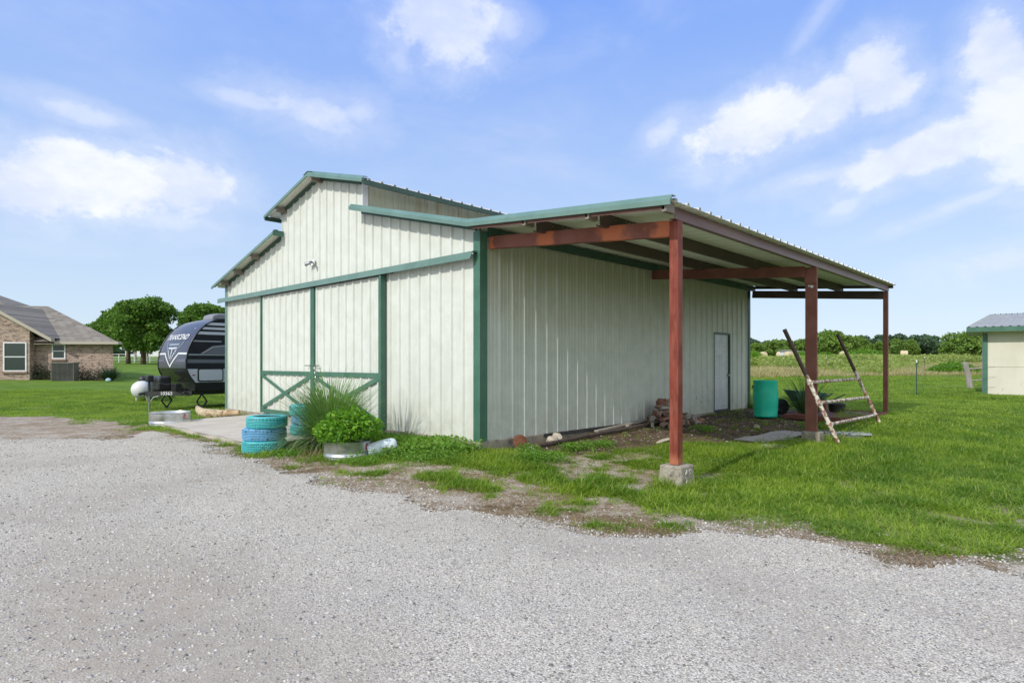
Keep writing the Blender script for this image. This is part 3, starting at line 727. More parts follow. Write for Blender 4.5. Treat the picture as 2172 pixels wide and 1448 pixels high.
# scratched letters in the first footing
def text_mesh(txt, size, shear=0.0, off=0.0, ext=0.0, spacing=1.0):
    c = bpy.data.curves.new('lettering', 'FONT'); c.body = txt; c.size = size; c.shear = shear; c.offset = off; c.extrude = ext; c.align_x = 'CENTER'; c.space_character = spacing; c.resolution_u = 4
    o = bpy.data.objects.new('lettering', c); COL.objects.link(o)
    dg_ = bpy.context.evaluated_depsgraph_get(); me = bpy.data.meshes.new_from_object(o.evaluated_get(dg_))
    bpy.data.objects.remove(o); V = [v.co.copy() for v in me.vertices]; F = [tuple(p.vertices) for p in me.polygons]
    bpy.data.meshes.remove(me); return V, F
m_scratch = M('pale_scratch', (.55, .52, .46), None, rough=.9)
mb = MB(); yf = PY+.01-.155-.0225
scr = {}
for pts in ([(-.10,-.10),(-.07,-.05),(-.045,-.10)], [(-.09,-.08),(-.05,-.08)], [(.03,-.05),(-.01,-.055),(-.005,-.075),(.025,-.085),(.02,-.105),(-.015,-.105)], [(-.09,-.15),(-.03,-.20)], [(-.085,-.21),(-.06,-.17)], [(.05,-.06),(.07,-.10)]):
    mb = MB(); mb.tube([(.235+a, yf-.001-.0*c, c) for a, c in pts], .0055, 5); mb.build('scratched_stroke', m_scratch, f1)
# tie beams, parallel to the roof
def tie(x, mat, name='tie_beam', w=.09, y0=-.05, y1=PY+.065):
    mb = MB(); z0 = 3.295-.0; mb.beam((x, y0, 3.297), (x, y1, 3.297-.083*abs(y1-y0)), w, .205, up=(0, 0, 1)); return mb.build(name, mat, barn, bevel=.004)
tie(PX[0], m_tie); tie(5.33, m_iron, y1=PY+.14); tie(10.87, m_purlin, y1=PY+.062)
tz1 = lambda y: lean_z(y)
def cpurlin(y, x0, x1, h=.18, mat=m_purlin, w=.065):
    zt = lean_z(y)-.006; zb = zt-h
    mb = MB(); mb.box((x0, y-.004, zb), (x1, y+.004, zt)); mb.box((x0, y+.004, zt-.006), (x1, y+w, zt)); mb.box((x0, y+.004, zb), (x1, y+w, zb+.006)); mb.box((x0, y+w-.006, zb+.006), (x1, y+w, zb+.022))
    o = mb.build('purlin', mat, barn)
    for xx in (x0+.04, x0+.32, x0+.37, x0+.62, x0+.67, x0+.72, x0+.80, 5.10, 5.18, 5.5, 5.6, 10.6, 10.7):
        for zz in ((zt-.03, zb+.03) if int(xx*50) % 3 else (zt-.05,)):
            b = MB(); b.tube([(xx, y-.0045, zz), (xx, y-.010, zz)], .008, 6); b.build('bolt', m_chrome, o)
cpurlin(-1.30, -.06, BX-.1); cpurlin(-2.46, -.06, BX-.1)
mb = MB(); zt = lean_z(.1)-.01; mb.box((-.03+.15, -.12, zt-.16), (BX-.1, -.06, zt-.02)); mb.build('purlin', m_dkgreen, barn)
# edge beam over the posts
mb = MB(); x0, x1 = .07, BX-.10; ye = PY-.055; zt = lean_z(ye)-.012; zb = 3.112
mb.box((x0, ye, zb), (x1, ye+.008, zt)); mb.box((x0, ye+.008, zt-.008), (x1, ye+.08, zt)); mb.box((x0, ye+.008, zb), (x1, ye+.08, zb+.008)); mb.build('edge_beam', M('edge_beam_paint', (.165, .085, .085), (.22, .125, .125), 1.5, .42, stretch=(.4, 1, 3)), barn)
m_rake = M('brown_rake_steel', (.10, .045, .032), (.13, .06, .045), 3, .7)
# brown channel closing the front edge of the shelter roof, in lengths between purlins
for y0, y1 in ((-.1, -1.24), (-1.31, -2.40), (-2.47, -3.56)):
    mb = MB(); mb.add([(OX+.03, y0, lean_z(y0)-.105), (OX+.03, y1, lean_z(y1)-.105), (OX+.03, y1, lean_z(y1)-.008), (OX+.03, y0, lean_z(y0)-.008),
                       (OX+.036, y0, lean_z(y0)-.105), (OX+.036, y1, lean_z(y1)-.105), (OX+.036, y1, lean_z(y1)-.008), (OX+.036, y0, lean_z(y0)-.008)],
                      [(0,1,2,3),(7,6,5,4),(0,4,5,1),(1,5,6,2),(2,6,7,3),(3,7,4,0)]); mb.build('rake_channel', m_rake, barn)
    mb = MB(); mb.box((OX+.03, y1+.0-.03, lean_z(y1)-.13), (-.07, y1+.03, lean_z(y1)-.012)); mb.build('purlin_tail', m_stub, barn)
# rear closure channel
mb = MB(); mb.add([(BX-.08, -.1, lean_z(.1)-.10), (BX-.08, -3.6, lean_z(3.6)-.08), (BX-.08, -3.6, lean_z(3.6)-.008), (BX-.08, -.1, lean_z(.1)-.008),
    (BX-.04, -.1, lean_z(.1)-.10), (BX-.04, -3.6, lean_z(3.6)-.08), (BX-.04, -3.6, lean_z(3.6)-.008), (BX-.04, -.1, lean_z(.1)-.008)], [(0,1,2,3),(7,6,5,4),(0,4,5,1),(1,5,6,2),(2,6,7,3),(3,7,4,0)]); mb.build('rake_channel', m_purlin, barn)
# ------------------------------------------------------------------ tyres painted turquoise
def tyre_mat(name, c, c2, chip):
    def fn(b, vec, col):
        f = b.ramp(b.noise(vec, 13, 5, .75), .57, .63)
        col = b.mix(b.m('MULTIPLY', f, chip), col, (.02, .02, .022))
        g = b.ramp(b.noise(vec, 5, 3, .6), .55, .75)
        return b.mix(b.m('MULTIPLY', g, .3), col, (.35, .5, .5))
    return M(name, c, c2, 5, .55, fn=fn)
t_turq = tyre_mat('turquoise_tyre_paint', (.045, .40, .44), (.08, .50, .52), .65)
t_blue = tyre_mat('light_blue_tyre_paint', (.17, .42, .66), (.12, .36, .60), 1.0)
m_rub = M('black_rubber', (.018, .018, .018), (.035, .035, .035), 6, .8)
def tyre(x, y, z, R, w, mat, label, rz, kind):
    """lying flat; w = tread width"""
    root = empty('tyre', (x, y, z), rz, label, 'tyre', 'painted tyres stacked by the barn apron')
    seg = 144; h = w/2
    # closed section from the inner bead round the outside
    prof = [(.62, -h*.60), (.67, -h*.88), (.74, -h*.99), (.86, -h*1.0), (.94, -h*.90), (.965, -h*.78)]
    rows = 6; tr = []
    for k in range(rows):
        a = -h*.76+k*(1.52*h/rows); b_ = a+1.52*h/rows
        tr += [(.985, a+.003, k), (1.0, a+.005, k), (1.0, b_-.005, k), (.985, b_-.003, k)]
        if k < rows-1: tr += [(.97, b_-.002, -1), (.97, b_+.002, -1)]
    V = []; F = []
    P_ = [(r, z_, -1) for r, z_ in prof]+tr+[(r, -z_, -1) for r, z_ in prof[::-1]]
    n = len(P_)
    for r, z_, k in P_:
        for s in range(seg):
            rr = r*R
            if k >= 0:
                ph = (s + (k*2 if kind else k % 2*3)) % 4
                if k in (0, rows-1) and ph == 0: rr -= .012
                elif kind and ph == 0: rr -= .009
                elif not kind and k in (1, rows-2) and ph == 1: rr -= .006
            t = 2*math.pi*s/seg; V.append((rr*math.cos(t), rr*math.sin(t), z_+h))
    for i in range(n-1):
        for s in range(seg):
            s2 = (s+1) % seg; F.append((i*seg+s, i*seg+s2, (i+1)*seg+s2, (i+1)*seg+s))
    def dk(i):  # bare black rubber inside the bead and in the tread grooves
        a, b_ = P_[i], P_[i+1]
        return 1 if (max(a[0], b_[0]) < .70 or (a[0] < .99 and b_[0] < .99 and a[0] > .96 and abs(a[1]) < h*.77)) else 0
    mb = MB(); mb.v = V; mb.f = F; mb.mi = [dk(i//seg) for i in range(len(F))]; mb.build('tread_and_sidewall', [mat, m_rub], root, smooth=True, autos=30)
    mb = MB(); mb.lathe([(.60*R, w*.19), (.66*R, w*.12), (.90*R, w*.12), (.93*R, w*.5), (.90*R, w*.88), (.66*R, w*.88), (.60*R, w*.81)], (0, 0, 0), 48); mb.build('inner_liner', m_rub, root, smooth=True)
    return root
sx, sy = P(-4.10, 10.18); z0 = tz(sx, sy)-.01
tyre(sx-.03, sy+.03, z0, .355, .215, t_turq, 'turquoise tyre at the bottom of the near stack, sunk in the grass', .3, 1)
tyre(sx-.02, sy+.05, z0+.212, .350, .205, t_blue, 'light blue tyre with black chips, middle of the near stack', 1.1, 0)
tyre(sx+.0, sy+.0, z0+.414, .325, .20, t_turq, 'turquoise tyre on top of the near stack, open centre showing', 2.0, 0)
sx, sy = P(-3.93, 11.75); z0 = -.085
tyre(sx, sy, z0, .34, .20, t_turq, 'turquoise tyre at the bottom of the rear stack behind the tall grass', .6, 1)
tyre(sx+.02, sy, z0+.197, .335, .19, t_blue, 'light blue tyre in the middle of the rear stack behind the tall grass', .1, 0)
tyre(sx-.01, sy+.02, z0+.385, .34, .20, t_turq, 'turquoise tyre on top of the rear stack, next to the sliding door', 1.6, 1)
# ------------------------------------------------------------------ round galvanised stock tanks
def stock_tank(x, y, z, R, H, label, em_ang, fill):
    root = empty('stock_tank', (x, y, z), 0, label, 'stock tank')
    mb = MB()
    pr = [(0, .0), (R*.985, 0), (R*.99, .02), (R*.975, H*.16), (R*1.015, H*.20), (R*1.015, H*.27), (R*.985, H*.31), (R*.985, H*.44), (R*1.0, H*.48), (R*.99, H*.92), (R*1.02, H*.955), (R*1.025, H*.99), (R*1.0, H*1.0), (R*.985, H*.97), (R*.975, H*.5), (R*.97, H*.1)]
    mb.lathe(pr, (0, 0, 0), 56); mb.build('tank_wall', m_galvt, root, smooth=True, autos=50)
    mb = MB(); mb.lathe([(0, H*fill+.02), (R*.5, H*fill+.025), (R*.985, H*fill)], (0, 0, 0), 40); mb.build('soil', M('potting_soil', (.05, .035, .022), (.09, .065, .04), 20, .95, bump=1), root, smooth=True)
    # maker's badge: red triangle-like shield with a pale mark
    r2 = R*1.0
    def pt(a, zz, o=.003): t = em_ang+a/r2; return ((r2+o)*math.cos(t), (r2+o)*math.sin(t), zz)
    zc = H*.70; s = .05
    mb = MB(); pl_ = [(0, 1.2), (.55, .5), (.8, -.35), (.5, -.95), (-.5, -.95), (-.8, -.35), (-.55, .5)]
    mb.add([pt(a*s, zc+b_*s) for a, b_ in pl_], [tuple(range(7))]); bd = mb.build('badge', m_stainred, root)
    mb = MB(); 
    for A in ([(0, .55), (-.35, -.55), (-.17, -.55), (0, .05)], [(0, .55), (0, .05), (.17, -.55), (.35, -.55)], [(-.2, -.25), (.2, -.25), (.15, -.08), (-.15, -.08)]): mb.add([pt(a*s, zc+b_*s, .006) for a, b_ in A], [tuple(range(len(A)))])
    mb.build('badge_mark', m_white, bd)
    return root
ang_cam = lambda x, y: math.atan2(CAM[1]-y, CAM[0]-x)
tkx, tky = P(-2.60, 9.62)
stock_tank(tkx, tky, tz(tkx, tky)-.02, .365, .285, 'round galvanised stock tank planted with a bright green bush', ang_cam(tkx, tky)+.95, .7)
tlx, tly = P(-8.10, 14.40)
stock_tank(tlx, tly, -.165, .435, .30, 'round galvanised stock tank standing empty at the end of the concrete apron', ang_cam(tlx, tly)+.78, .55)
# ------------------------------------------------------------------ leafy things
rng = np.random.RandomState(11)
def leaf_cloud(centers, size, tilt=.9, seed=0, elong=1.5, npt=4):
    """little folded leaves at centers (n,3); sizes (n,)"""
    r = np.random.RandomState(seed); n = len(centers)
    d = r.normal(size=(n, 3)); d[:, 2] *= .6; d /= np.linalg.norm(d, axis=1)[:, None]
    e = r.normal(size=(n, 3)); e -= (e*d).sum(1)[:, None]*d; e /= np.linalg.norm(e, axis=1)[:, None]
    s = np.asarray(size)[:, None]*np.ones((n, 1)); c = np.asarray(centers)
    nn = np.cross(d, e)
    p0 = c-d*s*elong/2; p1 = c+e*s*.5+nn*s*.15; p2 = c+d*s*elong/2; p3 = c-e*s*.5+nn*s*.15
    V = np.stack([p0, p1, p2, p3], 1).reshape(-1, 3); F = np.arange(4*n).reshape(n, 4)
    return V, F
def blades(base, dirv, length, width, droop, seg=5, seed=0):
    """arching blades. base (n,3), dirv (n,2) outward, length (n,), droop (n,) 0..1"""
    n = len(base); V = np.zeros((n, seg+1, 2, 3)); L = length; 
    t = np.linspace(0, 1, seg+1)
    dh = np.asarray(dirv); side = np.stack([-dh[:, 1], dh[:, 0], np.zeros(n)], 1)
    nrm = np.linalg.norm(side, axis=1)[:, None]+1e-9; side /= nrm; lean = nrm[:, 0]
    ang0 = np.arctan(lean)
    x = np.zeros(n); z = np.zeros(n); out = np.stack([dh[:, 0], dh[:, 1]], 1)/(lean[:, None]+1e-9)
    for i in range(seg+1):
        if i:
            a = ang0+droop*(t[i-.0 if False else i]**1.6)*2.3
            x = x+np.sin(a)*L/seg; z = z+np.cos(a)*L/seg
        c = base+np.concatenate([out*x[:, None], z[:, None]], 1)
        ww = (width*(1-t[i]**2*.96)/2)[:, None]
        V[:, i, 0] = c-side*ww; V[:, i, 1] = c+side*ww
    V = V.reshape(-1, 3); k = 2*(seg+1)
    b = (np.arange(n)*k)[:, None]; F = np.concatenate([np.stack([b[:, 0]+2*i, b[:, 0]+2*i+1, b[:, 0]+2*i+3, b[:, 0]+2*i+2], 1) for i in range(seg)], 0)
    return V, F
m_herb = foliage('herb_leaves', (.06, .19, .012), (.17, .38, .03), (.29, .50, .06), 14, .4, .45)
m_reed = foliage('tall_grass_blades', (.085, .21, .04), (.15, .30, .07), (.34, .42, .20), 2, .4)
m_dry = foliage('dry_blades', (.30, .22, .12), (.42, .33, .19), (.50, .42, .28), 3, .25)
m_stem = M('green_stem', (.12, .17, .05), (.2, .2, .1), 6, .7)
# bush in the near tank
bc = np.array([tkx+.01, tky, tz(tkx, tky)+.30]); N = 5200; r = np.random.RandomState(3)
lob = [(0, 0, .20, .36)]+[(math.cos(a)*.30, math.sin(a)*.30, .12+.10*r.rand(), .24+.05*r.rand()) for a in np.linspace(0, 6.28, 9)[:-1]]+[(math.cos(a)*.16, math.sin(a)*.16, .30+.06*r.rand(), .20) for a in (0.4, 2.2, 4.0, 5.5)]
pts = []
for i in range(N):
    l = lob[r.randint(len(lob))]; d = r.normal(size=3); d /= np.linalg.norm(d); rr = l[3]*(.55+.5*r.rand()**.5)
    p = np.array([l[0]+d[0]*rr, l[1]+d[1]*rr, l[2]+d[2]*rr*.75])
    if p[2] < -.13: p[2] = -.13+r.rand()*.15
    pts.append(p)
pts = np.array(pts)+bc
for i in range(60):   # sprigs standing out of the mass
    a_ = r.rand()*6.28; e_ = .25+1.2*r.rand(); d_ = np.array([math.cos(a_)*math.cos(e_), math.sin(a_)*math.cos(e_), math.sin(e_)]); m0 = bc+np.array([d_[0]*.36, d_[1]*.36, .06+d_[2]*.36]); kk = r.randint(6, 14); L_ = .06+.12*r.rand()
    pts = np.concatenate([pts, m0+d_*np.linspace(0, L_, kk)[:, None]+r.normal(size=(kk, 3))*.012])
cut = r.rand(len(pts)) < .82+.18*(np.sin(pts[:, 0]*23)*np.sin(pts[:, 1]*19+1)*np.sin(pts[:, 2]*21) > -.1); pts = pts[cut]; N = len(pts)
pts = bc+(pts-bc)*np.array([1.0, 1.0, .9])
V, F = leaf_cloud(pts, .018+.032*r.rand(N)**1.5, seed=4, elong=1.7)
bush = empty('leafy_bush', (float(bc[0]), float(bc[1]), float(bc[2])-.05), 0, 'bright green leafy herb bush filling the near galvanised tank', 'plant')
o = nmesh('foliage', V-np.array([bc[0], bc[1], bc[2]-.05]), F, m_herb, bush)
mb = MB()
for k in range(34):
    a = r.rand()*6.28; q = r.rand()*.16; e = .34+.1*r.rand(); mb.tube([(q*math.cos(a), q*math.sin(a), -.05), (q*1.5*math.cos(a), q*1.5*math.sin(a), .12), ((q+.2)*math.cos(a), (q+.2)*math.sin(a), e)], .004, 5)
mb.build('stems', m_stem, bush)
# big ornamental grass behind
gxx, gyy = P(-3.10, 10.45); gz = tz(gxx, gyy)
og = empty('ornamental_grass', (gxx, gyy, gz), 0, 'tall clump of arching ornamental grass between the tyres and the planted tank', 'plant')
n = 1500; r = np.random.RandomState(8); a = r.rand(n)*6.283; q = r.rand(n)**.6*.16
base = np.stack([q*np.cos(a), q*np.sin(a), np.zeros(n)], 1); a2 = a+r.normal(size=n)*.5; lean = .06+r.rand(n)**1.7*.95
L = .85+.75*r.rand(n); L = np.where(lean > .75, L*.9, L)
V, F = blades(base, np.stack([np.cos(a2)*lean, np.sin(a2)*lean], 1), L, np.full(n, .017), .12+.6*r.rand(n), 7)
nmesh('blades', V, F, m_reed, og)
n = 380; a = r.rand(n)*6.283; q = r.rand(n)**.6*.2
# sheaf leaning to the left over the tyres
aL = math.atan2(-RGT[1], -RGT[0])+.35+r.normal(size=n)*.5; lean = .6+.8*r.rand(n)
V, F = blades(np.stack([q*np.cos(a), q*np.sin(a), np.zeros(n)], 1), np.stack([np.cos(aL)*lean, np.sin(aL)*lean], 1), .85+.5*r.rand(n), np.full(n, .011), .45+.4*r.rand(n), 7)
nmesh('leaning_blades', V, F, foliage('grey_green_blades', (.18, .32, .12), (.26, .40, .20), (.46, .52, .34), 2, .4), og)
n = 650; a = r.rand(n)*6.283; q = r.rand(n)**.6*.3; lean = .9+1.4*r.rand(n)
off = RGT[None, :]*.05-FWD[None, :]*.28
V, F = blades(np.stack([q*np.cos(a), q*np.sin(a), np.zeros(n)], 1)+off, np.stack([np.cos(a)*lean, np.sin(a)*lean], 1), .25+.38*r.rand(n), np.full(n, .008), .5+.4*r.rand(n), 5)
nmesh('dead_blades', V, F, m_dry, og)
# ------------------------------------------------------------------ white tub lying beside the tank
tx, ty = P(-2.08, 9.62); 
wt = empty('plastic_tub', (tx, ty, tz(tx, ty)+.05), 0, 'crumpled white plastic tub lying on its side right of the planted tank', 'tub')
mb = MB(); ax = Vector((RGT[0]+FWD[0]*.35, RGT[1]+FWD[1]*.35, .28)).normalized()
mb.lathe([(0, 0), (.115, 0), (.125, .02), (.13, .18), (.125, .33), (.115, .40), (.09, .45), (.07, .46), (.07, .44), (.1, .4), (.115, .3), (.115, .03), (0, .02)], (-.20*ax.x, -.20*ax.y, .02), 24, ax=ax); mb.build('tub_body', M('milky_plastic', (.55, .66, .72), (.70, .75, .78), 8, .35, bump=.4, bscale=12), wt, smooth=True, autos=40)
mb = MB(); c = Vector((-.20*ax.x, -.20*ax.y, .02))+ax*.455; mb.lathe([(0, 0), (.05, 0), (.05, .03), (0, .035)], c, 16, ax=ax); mb.build('dark_cap', m_black, wt)
# ------------------------------------------------------------------ log by the apron
m_bark = M('log_bark', (.42, .33, .20), (.58, .48, .32), 5, .85, bump=1.0, bscale=18, stretch=(1, 1, 1), c3=(.16, .11, .07), s3=7, l3=.52, h3=.66)
lx, ly = P(-7.9, 15.9)
lg = empty('log', (lx, ly, tz(lx, ly)), 0, 'split pale log lying in the grass between the apron and the trailer', 'log')
def LP(la, de, z): a, b_ = P(la, de); return (a-lx, b_-ly, z)
mb = MB(); mb.tube([LP(-8.95, 17.3, .20), LP(-8.65, 16.8, .17), LP(-8.3, 16.3, .13), LP(-7.9, 15.9, .12), LP(-7.55, 15.75, .13), LP(-7.30, 15.75, .14)], [.05, .09, .12, .145, .13, .10], 14); mb.build('trunk', m_bark, lg, smooth=True, autos=60)
mb = MB(); mb.tube([LP(-7.62, 15.8, .12), LP(-7.3, 15.62, .17), LP(-6.98, 15.6, .19)], [.11, .10, .06], 10); mb.tube([LP(-7.9, 15.85, .1), LP(-7.8, 15.62, .1)], [.09, .06], 9); mb.build('branch_stub', M('split_wood', (.35, .22, .12), (.55, .42, .26), 9, .9, bump=1, c3=(.10, .07, .05), s3=10, l3=.5, h3=.62), lg, smooth=True, autos=60)
# ------------------------------------------------------------------ green drum
bx_, by_ = P(6.23, 14.95)
dmr = empty('drum', (bx_, by_, -.03), 0, 'green plastic drum standing on the bare soil near the side door', 'drum')
mb = MB(); mb.lathe([(0, .0), (.25, 0), (.27, .015), (.275, .04), (.268, .06), (.285, .25), (.293, .45), (.288, .65), (.275, .84), (.282, .86), (.285, .885), (.278, .90), (.262, .90), (.258, .87), (0, .868)], (0, 0, 0), 44)
mb.build('drum_body', M('green_hdpe', (.008, .56, .36), (.012, .62, .41), 4, .42, c3=(.03, .5, .36), s3=9, l3=.6, h3=.8), dmr, smooth=True, autos=45)
mb = MB(); mb.tube([(-.29*RGT[0], -.29*RGT[1], .74), (-.33*RGT[0], -.33*RGT[1], .76)], .018, 8); mb.tube([(-.325*RGT[0], -.325*RGT[1], .755), (-.325*RGT[0], -.325*RGT[1], .68)], .012, 8); mb.build('spigot', m_dark, dmr)
mb = MB(); mb.tube([(.27*RGT[0]-.05*FWD[0], .27*RGT[1]-.05*FWD[1], .17), (.30*RGT[0]-.05*FWD[0], .30*RGT[1]-.05*FWD[1], .17)], .05, 14); mb.build('bung', m_black, dmr)
# ------------------------------------------------------------------ pipe gate leaning on the wide post
m_pipe = M('flaking_pipe', (.19, .085, .05), (.30, .15, .09), 9, .7, c3=(.66, .62, .54), s3=11, l3=.47, h3=.53, bump=.4)
m_piped = M('dark_rusty_pipe', (.055, .035, .028), (.09, .055, .04), 7, .7)
A0 = Vector((5.00, -4.02, -.17)); A1 = Vector((4.58, -3.22, 1.91)); B0 = Vector((8.65, -3.85, -.12)); B1 = Vector((8.2, -3.08, 1.95))
gt = empty('pipe_gate', A0, 0, 'rusty white pipe frame with three rungs leaning on the wide post', 'pipe frame')
for a, b_ in ((A0, A1), (B0, B1)):
    k = .60
    mb = MB(); m1 = a.lerp(b_, k); mb.tube([a-A0, m1-A0], .036, 12); lgp = mb.build('upright', m_pipe, gt, smooth=True, autos=60)
    mb = MB(); mb.tube([m1-A0, b_-A0], .0365, 12); mb.build('dark_upper_end', m_piped, lgp, smooth=True, autos=60)
for ka, kb in ((.175, .12), (.36, .31), (.535, .51)):
    mb = MB(); p = A0.lerp(A1, ka); q = B0.lerp(B1, kb); mb.tube([p-A0, q-A0], .031, 12)
    mb.lathe([(.0, -.04), (.05, -.04), (.05, .04), (0, .04)], p-A0, 12, ax=A1-A0)
    mb.build('rung', m_pipe, gt, smooth=True, autos=60)
# ------------------------------------------------------------------ loose brick pile (every brick its own thing)
def brick_mesh():
    mb = MB(); L, W, H = .20, .092, .058
    # box with three real core holes along its bed face
    hs = [(-.058, .016), (0, .016), (.058, .016)]
    xs = [-L/2, -.058-.017, -.058+.017, -.017, .017, .058-.017, .058+.017, L/2]; ys = [-W/2, -.017, .017, W/2]
    V = []; F = []
    def g(i, j, k): return (k*len(xs)+i)*len(ys)+j
    for k, z in enumerate((-H/2, H/2)):
        for x in xs:
            for y in ys: V.append((x, y, z))
    hole = {(1, 1), (3, 1), (5, 1)}
    for i in range(len(xs)-1):
        for j in range(3):
            if (i, j) in hole:
                q = [(i, j), (i+1, j), (i+1, j+1), (i, j+1)]
                for a in range(4): (p, r_), (s, t) = q[a], q[(a+1) % 4]; F.append((g(p, r_, 0), g(s, t, 0), g(s, t, 1), g(p, r_, 1))[::-1])
                continue
            F.append((g(i, j, 1), g(i+1, j, 1), g(i+1, j+1, 1), g(i, j+1, 1))); F.append((g(i, j, 0), g(i, j+1, 0), g(i+1, j+1, 0), g(i+1, j, 0)))
    for i in range(len(xs)-1): F.append((g(i, 0, 0), g(i+1, 0, 0), g(i+1, 0, 1), g(i, 0, 1))); F.append((g(i+1, 3, 0), g(i, 3, 0), g(i, 3, 1), g(i+1, 3, 1)))
    for j in range(3): F.append((g(0, j+1, 0), g(0, j, 0), g(0, j, 1), g(0, j+1, 1))); F.append((g(7, j, 0), g(7, j+1, 0), g(7, j+1, 1), g(7, j, 1)))
    mb.add(V, F); return mb
def brick_mat(name, c1, c2):
    def fn(b, vec, col):
        rnd = b.n('ShaderNodeObjectInfo').outputs['Random']
        return b.mix(b.m('MULTIPLY', b.ramp(rnd, .5, .9), .6), col, (.34, .31, .27))
    return M(name, c1, c2, 9, .9, fn=fn, bump=.6, c3=(.45, .40, .35), s3=18, l3=.6, h3=.72)
bmats = [brick_mat('red_brick', (.24, .10, .065), (.32, .16, .11)), brick_mat('brown_brick', (.20, .12, .085), (.30, .20, .15)), brick_mat('grey_brick', (.28, .25, .22), (.38, .35, .31))]
protos = []
r = random.Random(4)
bcx, bcy = 5.45, -.50
pile = []
placed = []
for i in range(118):
    layer = 0 if i < 50 else 1 if i < 82 else 2 if i < 102 else 3 if i < 112 else 4
    ex = (.95, .70, .50, .34, .20)[layer]; ey = (.50, .38, .27, .18, .10)[layer]
    t = r.random()*6.283; q = r.random()**.5
    x = bcx+math.cos(t)*q*ex-.05*layer; y = bcy+math.sin(t)*q*ey+.04*layer
    y = min(y, -.16)
    z = tz(x, y)+.05+.118*layer*(1-.12*q)
    o_ = (x, y, z, r.uniform(-.5, .5), r.uniform(-.45, .45) if layer else r.uniform(-.2, .2), r.random()*6.28)
    if r.random() < .3: o_ = (*o_[:3], 1.35+r.uniform(-.3, .3), r.uniform(-.4, .4), o_[5])
    pile.append((o_, r.choice([0, 0, 1, 1, 2])))
cn = ['reddish', 'brown', 'greyish']
def blab(o_, k):
    zl = (o_[2]-tz(o_[0], o_[1]))/.095; h_ = 'on the ground' if zl < .9 else 'in the second layer' if zl < 1.8 else 'in the third layer' if zl < 2.7 else 'at the top'
    s_ = 'left end' if o_[0] < bcx-.45 else 'right end' if o_[0] > bcx+.45 else 'middle'
    f_ = 'front' if o_[1] < bcy-.08 else 'wall side'
    return f'{cn[k]} cored brick {h_} of the heap, {s_}, {f_}'
for o_, k in pile:
    lk = blab(o_, k)
    if len(protos) <= 2 and k not in [p[0] for p in protos]:
        ob = brick_mesh().build('brick', bmats[k], bevel=.004); protos.append((k, ob)); nb = ob
        tag(nb, lk, 'brick', 'loose bricks heaped against the side wall')
    else:
        nb = dict(protos)[k].copy(); COL.objects.link(nb); nb['label'] = lk
    nb.location = o_[:3]; nb.rotation_euler = o_[3:]
nb = dict(protos)[2].copy(); COL.objects.link(nb); nb['label'] = 'pale brick lying alone on the planks left of the heap'; nb.location = (4.05, -.22, tz(4.05, -.22)+.06); nb.rotation_euler = (.1, 0, .3)
# rusty long pipe, plough disc, planks, stones
mb = MB(); zz = lambda x, y: tz(x, y)+.045
mb.tube([(.92, -.47, zz(.92, -.47)-.01), (2.2, -.45, zz(2.2, -.45)), (3.6, -.42, zz(3.6, -.42)+.01), (4.75, -.44, zz(4.75, -.44)+.03), (5.15, -.50, zz(5.15, -.5)+.05)], .038, 12)
tag(mb.build('pipe', M('rust_pipe', (.06, .045, .038), (.115, .08, .062), 6, .75, c3=(.20, .10, .06), s3=8, l3=.58, h3=.7), smooth=True, autos=60), 'long dark rusty pipe lying along the foot of the side wall', 'pipe')
mb = MB(); mb.lathe([(0, .022), (.035, .02), (.08, .008), (.118, -.014), (.12, -.01), (.08, .014), (.035, .026), (0, .028)], (.70, -.25, tz(.7, -.25)+.12), 28, ax=(-.62, -.62, .48))
tag(mb.build('plough_disc', M('rust_plate', (.10, .045, .028), (.17, .075, .045), 7, .9, spec=.1), smooth=True, autos=60), 'round rusty plough disc leaning at the end of the long pipe', 'disc')
m_plank = M('grey_plank', (.26, .23, .19), (.36, .33, .28), 3, .9, stretch=(.4, 6, 6), bump=.5)
mb = MB(); mb.beam((2.95, -.20, tz(2.95, -.2)+.05), (4.9, -.16, tz(4.9, -.16)+.10), .10, .035); tag(mb.build('plank', m_plank, bevel=.004), 'long grey plank lying against the base of the side wall', 'plank')
mb = MB(); mb.beam((2.3, -.31, tz(2.3, -.31)+.012), (3.9, -.29, tz(3.9, -.29)+.02), .09, .025); tag(mb.build('plank', M('pale_plank', (.38, .35, .31), (.5, .47, .42), 3, .9, stretch=(.4, 6, 6)), bevel=.004), 'short pale board lying between the pipe and the grey plank', 'plank')
def stone(x, y, s, seed, label, mat, sq=(1, .8, .7), zoff=.3, name='stone'):
    import bmesh
    bm = bmesh.new(); bmesh.ops.create_icosphere(bm, subdivisions=2, radius=1); rr = np.random.RandomState(seed)
    P0 = rr.normal(size=(9, 3)); P0 /= np.linalg.norm(P0, axis=1)[:, None]
    for v in bm.verts:
        p = np.array(v.co); m_ = 1
        for d in P0:
            t = p@d
            if t > .62: p = p-d*(t-.62)
        v.co = Vector((p[0]*sq[0]*s, p[1]*sq[1]*s, p[2]*sq[2]*s))
    me = bpy.data.meshes.new(name); bm.to_mesh(me); bm.free(); me.materials.append(mat)
    o = bpy.data.objects.new(name, me); COL.objects.link(o); o.location = (x, y, tz(x, y)+s*sq[2]*zoff); o.rotation_euler = (rr.rand()*.5, rr.rand()*.5, rr.rand()*6)
    return tag(o, label, 'stone')
m_stone = M('pale_limestone', (.42, .37, .29), (.55, .50, .41), 6, .9, bump=.8, bscale=14, c3=(.2, .17, .13), s3=9, l3=.6, h3=.75)
stone(1.42, -.34, .165, 2, 'larger pale limestone block leaning by the side wall over the pipe', m_stone, zoff=.55)
stone(1.72, -.22, .135, 3, 'smaller pale limestone block touching the side wall behind the larger one', m_stone, zoff=.6)
